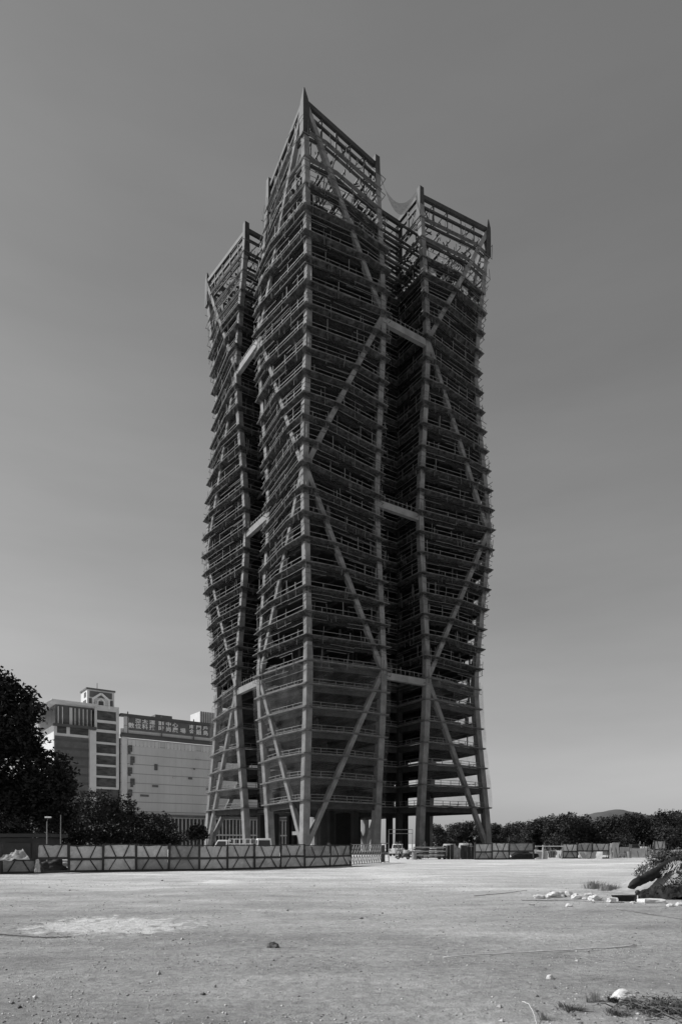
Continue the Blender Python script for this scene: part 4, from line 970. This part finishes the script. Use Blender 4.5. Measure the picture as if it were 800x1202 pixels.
for i_ in range(25):
    f = i_ / 24 * 4; a_ = min(3, int(f)); qs.append(q[a_].lerp(q[a_ + 1], f - a_)); rs_.append((.155 + .07 * f / 4) * min(1, .35 + i_ * .28) * (1 + .12 * noise.noise(Vector((i_ * .7, 3, 1)))))
b.tube(qs, rs_, 14)
for v in b.v[:]: pass
b.v = [(x + .05 * noise.noise(Vector((x * 6, y * 6, z * 6))), y + .04 * noise.noise(Vector((x * 9, y * 9, z * 9))), z + .07 * noise.noise(Vector((x * 6, y * 6, z * 6 + 4)))) for x, y, z in b.v]
tag(at(b.build('black_log', M['tarp'], smooth=True), base), 'thick black log sloping up onto the mound at the right', 'log')
tag(at(MB().build('x', None), (0, 0, 0)), '', '') if False else None
bp_ = G(776, 1046); bp_ = Vector((px(778, 1000, 26.5).x, 26.5, .45))
rr = random.Random(77); t = thing('leafy_bush', 'scrubby leafy bush growing on the mound above the black log', 'bush', bp_)
bl = [(0, 0, .5, .7), (-.65, .1, .3, .5), (.5, 0, .7, .65), (.2, .2, .95, .5), (1.0, .1, .5, .6), (-.3, 0, .8, .45), (.8, 0, 1.0, .4)]
b = MB()
for q in range(46):
    d = Vector((rr.gauss(0, .6), rr.gauss(0, .5), 1)).normalized(); L = rr.uniform(.5, 1.5); b.tube([(rr.uniform(-.4, .6), rr.uniform(-.3, .3), -.2), Vector((.15, 0, 0)) + d * L * .6, Vector((.2, 0, 0)) + d * L], [.015, .01, .004], 4)
b.build('stems', M['bark'], t, fix=False); b = MB(); foliage(b, bl, 4600, .06, rr, shell=.25); b.build('foliage', M['leaf_dry'], t, fix=False)
sb = px(799, 1034, 23.6); t = thing('dark_scrub', 'dark dense scrub covering the tarpaulin heap at the right edge below the fronds', 'scrub', (sb.x, sb.y, .1))
b = MB()
for q in range(40):
    d = Vector((rr.gauss(0, .8), rr.gauss(0, .5), .8)).normalized(); L = rr.uniform(.3, .9); o_ = Vector((rr.uniform(-.4, .7), rr.uniform(-.2, .3), .1)); b.tube([o_, o_ + d * L * .6, o_ + d * L], [.011, .008, .003], 4)
b.build('stems', M['bark'], t, fix=False); b = MB(); foliage(b, [(0, 0, .35, .48), (.45, .1, .6, .55), (-.35, 0, .15, .35), (.7, 0, .25, .5), (.2, 0, .75, .4)], 3600, .035, rr, shell=.3); b.build('foliage', M['leaf'], t, fix=False)
t = thing('dry_fronds', 'bleached dry palm fronds drooping over the tarpaulin at the right edge', 'fronds', px(800, 1015, 24.2))
for q in range(8):
    b = MB(); a = rr.uniform(2.4, 4.3); L = rr.uniform(.35, .85); d = Vector((math.cos(a), math.sin(a) * .5, 0)); pts = [d * L * f + Vector((0, 0, .1 + .15 * f - rr.uniform(.5, .8) * f)) for f in (0, .25, .5, .75, 1)]
    b.tube(pts, [.012, .011, .009, .006, .003], 5)
    for f in range(1, 10):
        p = pts[0].lerp(pts[-1], f / 10) + Vector((0, 0, .2 * math.sin(f / 10 * 3.14))); b.bar(p, p + Vector((rr.uniform(-.12, .12), rr.uniform(-.1, .1), -rr.uniform(.05, .16))), .012, .004)
    b.build('frond', M['drywood'], t)
p = G(748, 1060); t = thing('marker_stick', 'short pale stick with a dark round top standing behind the black plank', 'stake', p); b = MB(); b.tube([(0, 0, 0), (0, 0, .22)], .02); b.build('stake', M['drywood'], t); b = MB(); b.rock((0, 0, .3), .085, 3, (1, 1, 1), 2, .1); b.build('knob', M['black'], t, smooth=True)
# weeds
def weed(label, loc, n, h, spread, m, seed, curl=.5, w_=.008, cat='weed', group='dry weeds on the bare earth'):
    rr = random.Random(seed); b = MB()
    for i in range(n):
        a = rr.uniform(0, 6.28); d = Vector((math.cos(a), math.sin(a), 0)); o = d * rr.random() * spread; L = h * rr.uniform(.5, 1.1); c = rr.uniform(.1, curl); sd = Vector((-d.y, d.x, 0)) * w_
        p0, p1, p2 = o, o + d * L * c * .4 + Vector((0, 0, L * .6)), o + d * L * c + Vector((0, 0, L * rr.uniform(.5, 1)))
        b.poly([p0 - sd, p0 + sd, p1 + sd * .7, p1 - sd * .7]); b.poly([p1 - sd * .7, p1 + sd * .7, p2])
    o = b.build('dry_weed', m, fix=False); at(o, loc); return tag(o, label, cat, group)
weed('thin upright tuft of dry grass left of the white boulder', G(698, 1176), 70, .16, .07, M['dry'], 1, .35, .003)
weed('second thin tuft of dry grass, further left of the white boulder', G(689, 1177), 45, .12, .05, M['dry'], 2, .4, .003)
weed('low dark weed pressed against the left side of the white boulder', G(720, 1177), 120, .09, .1, M['leaf_mid'], 3, 1.2, .006)
weed('flat weed patch left of the dry grass tufts', G(668, 1186), 160, .07, .17, M['clod'], 4, 1.6, .005)
weed('small weed clump at the bottom edge below the white boulder', G(722, 1192), 120, .09, .12, M['clod'], 5, 1.4, .005)
weed('pale dry grass tuft at the bottom edge beside the bent stalk', G(637, 1198), 70, .12, .06, M['dry'], 6, .6, .003)
weed('dry grass tuft standing just behind the right rubble pieces', G(697, 1043), 320, .42, .55, M['dry'], 7, .5, .012)
weed('dry grass tuft between the rubble row and the black log', G(715, 1046), 260, .38, .5, M['dry'], 8, .6, .012)
rr = random.Random(31); t = thing('dead_brush', 'tangled dark dead brush spreading from the lower right corner', 'brush', G(778, 1188))
b = MB()
for q in range(130):
    a = rr.uniform(0, 6.28); o = Vector((rr.gauss(0, .22), rr.gauss(0, .17), .01)); d = Vector((math.cos(a), math.sin(a), rr.uniform(0, .5))); L = rr.uniform(.1, .4); m1 = o + d * L * .5 + Vector((rr.uniform(-.05, .05), 0, .02)); e = o + d * L; e.z = max(.005, e.z * .6)
    b.tube([o, m1, e], [.008, .006, .002], 4)
b.build('twigs', M['clod'], t, fix=False); b = MB()
for q in range(900):
    c = Vector((rr.gauss(0, .24), rr.gauss(0, .18), abs(rr.gauss(0, .06)))); a = Vector((rr.gauss(0, 1), rr.gauss(0, 1), rr.gauss(0, .5))).normalized(); e = a.cross(Vector((0, 0, 1))).normalized(); s1 = rr.uniform(.012, .03)
    b.poly([c - a * s1, c + e * s1 * .4, c + a * s1, c - e * s1 * .4])
b.build('dead_leaves', M['leaf_mid'], t, fix=False)
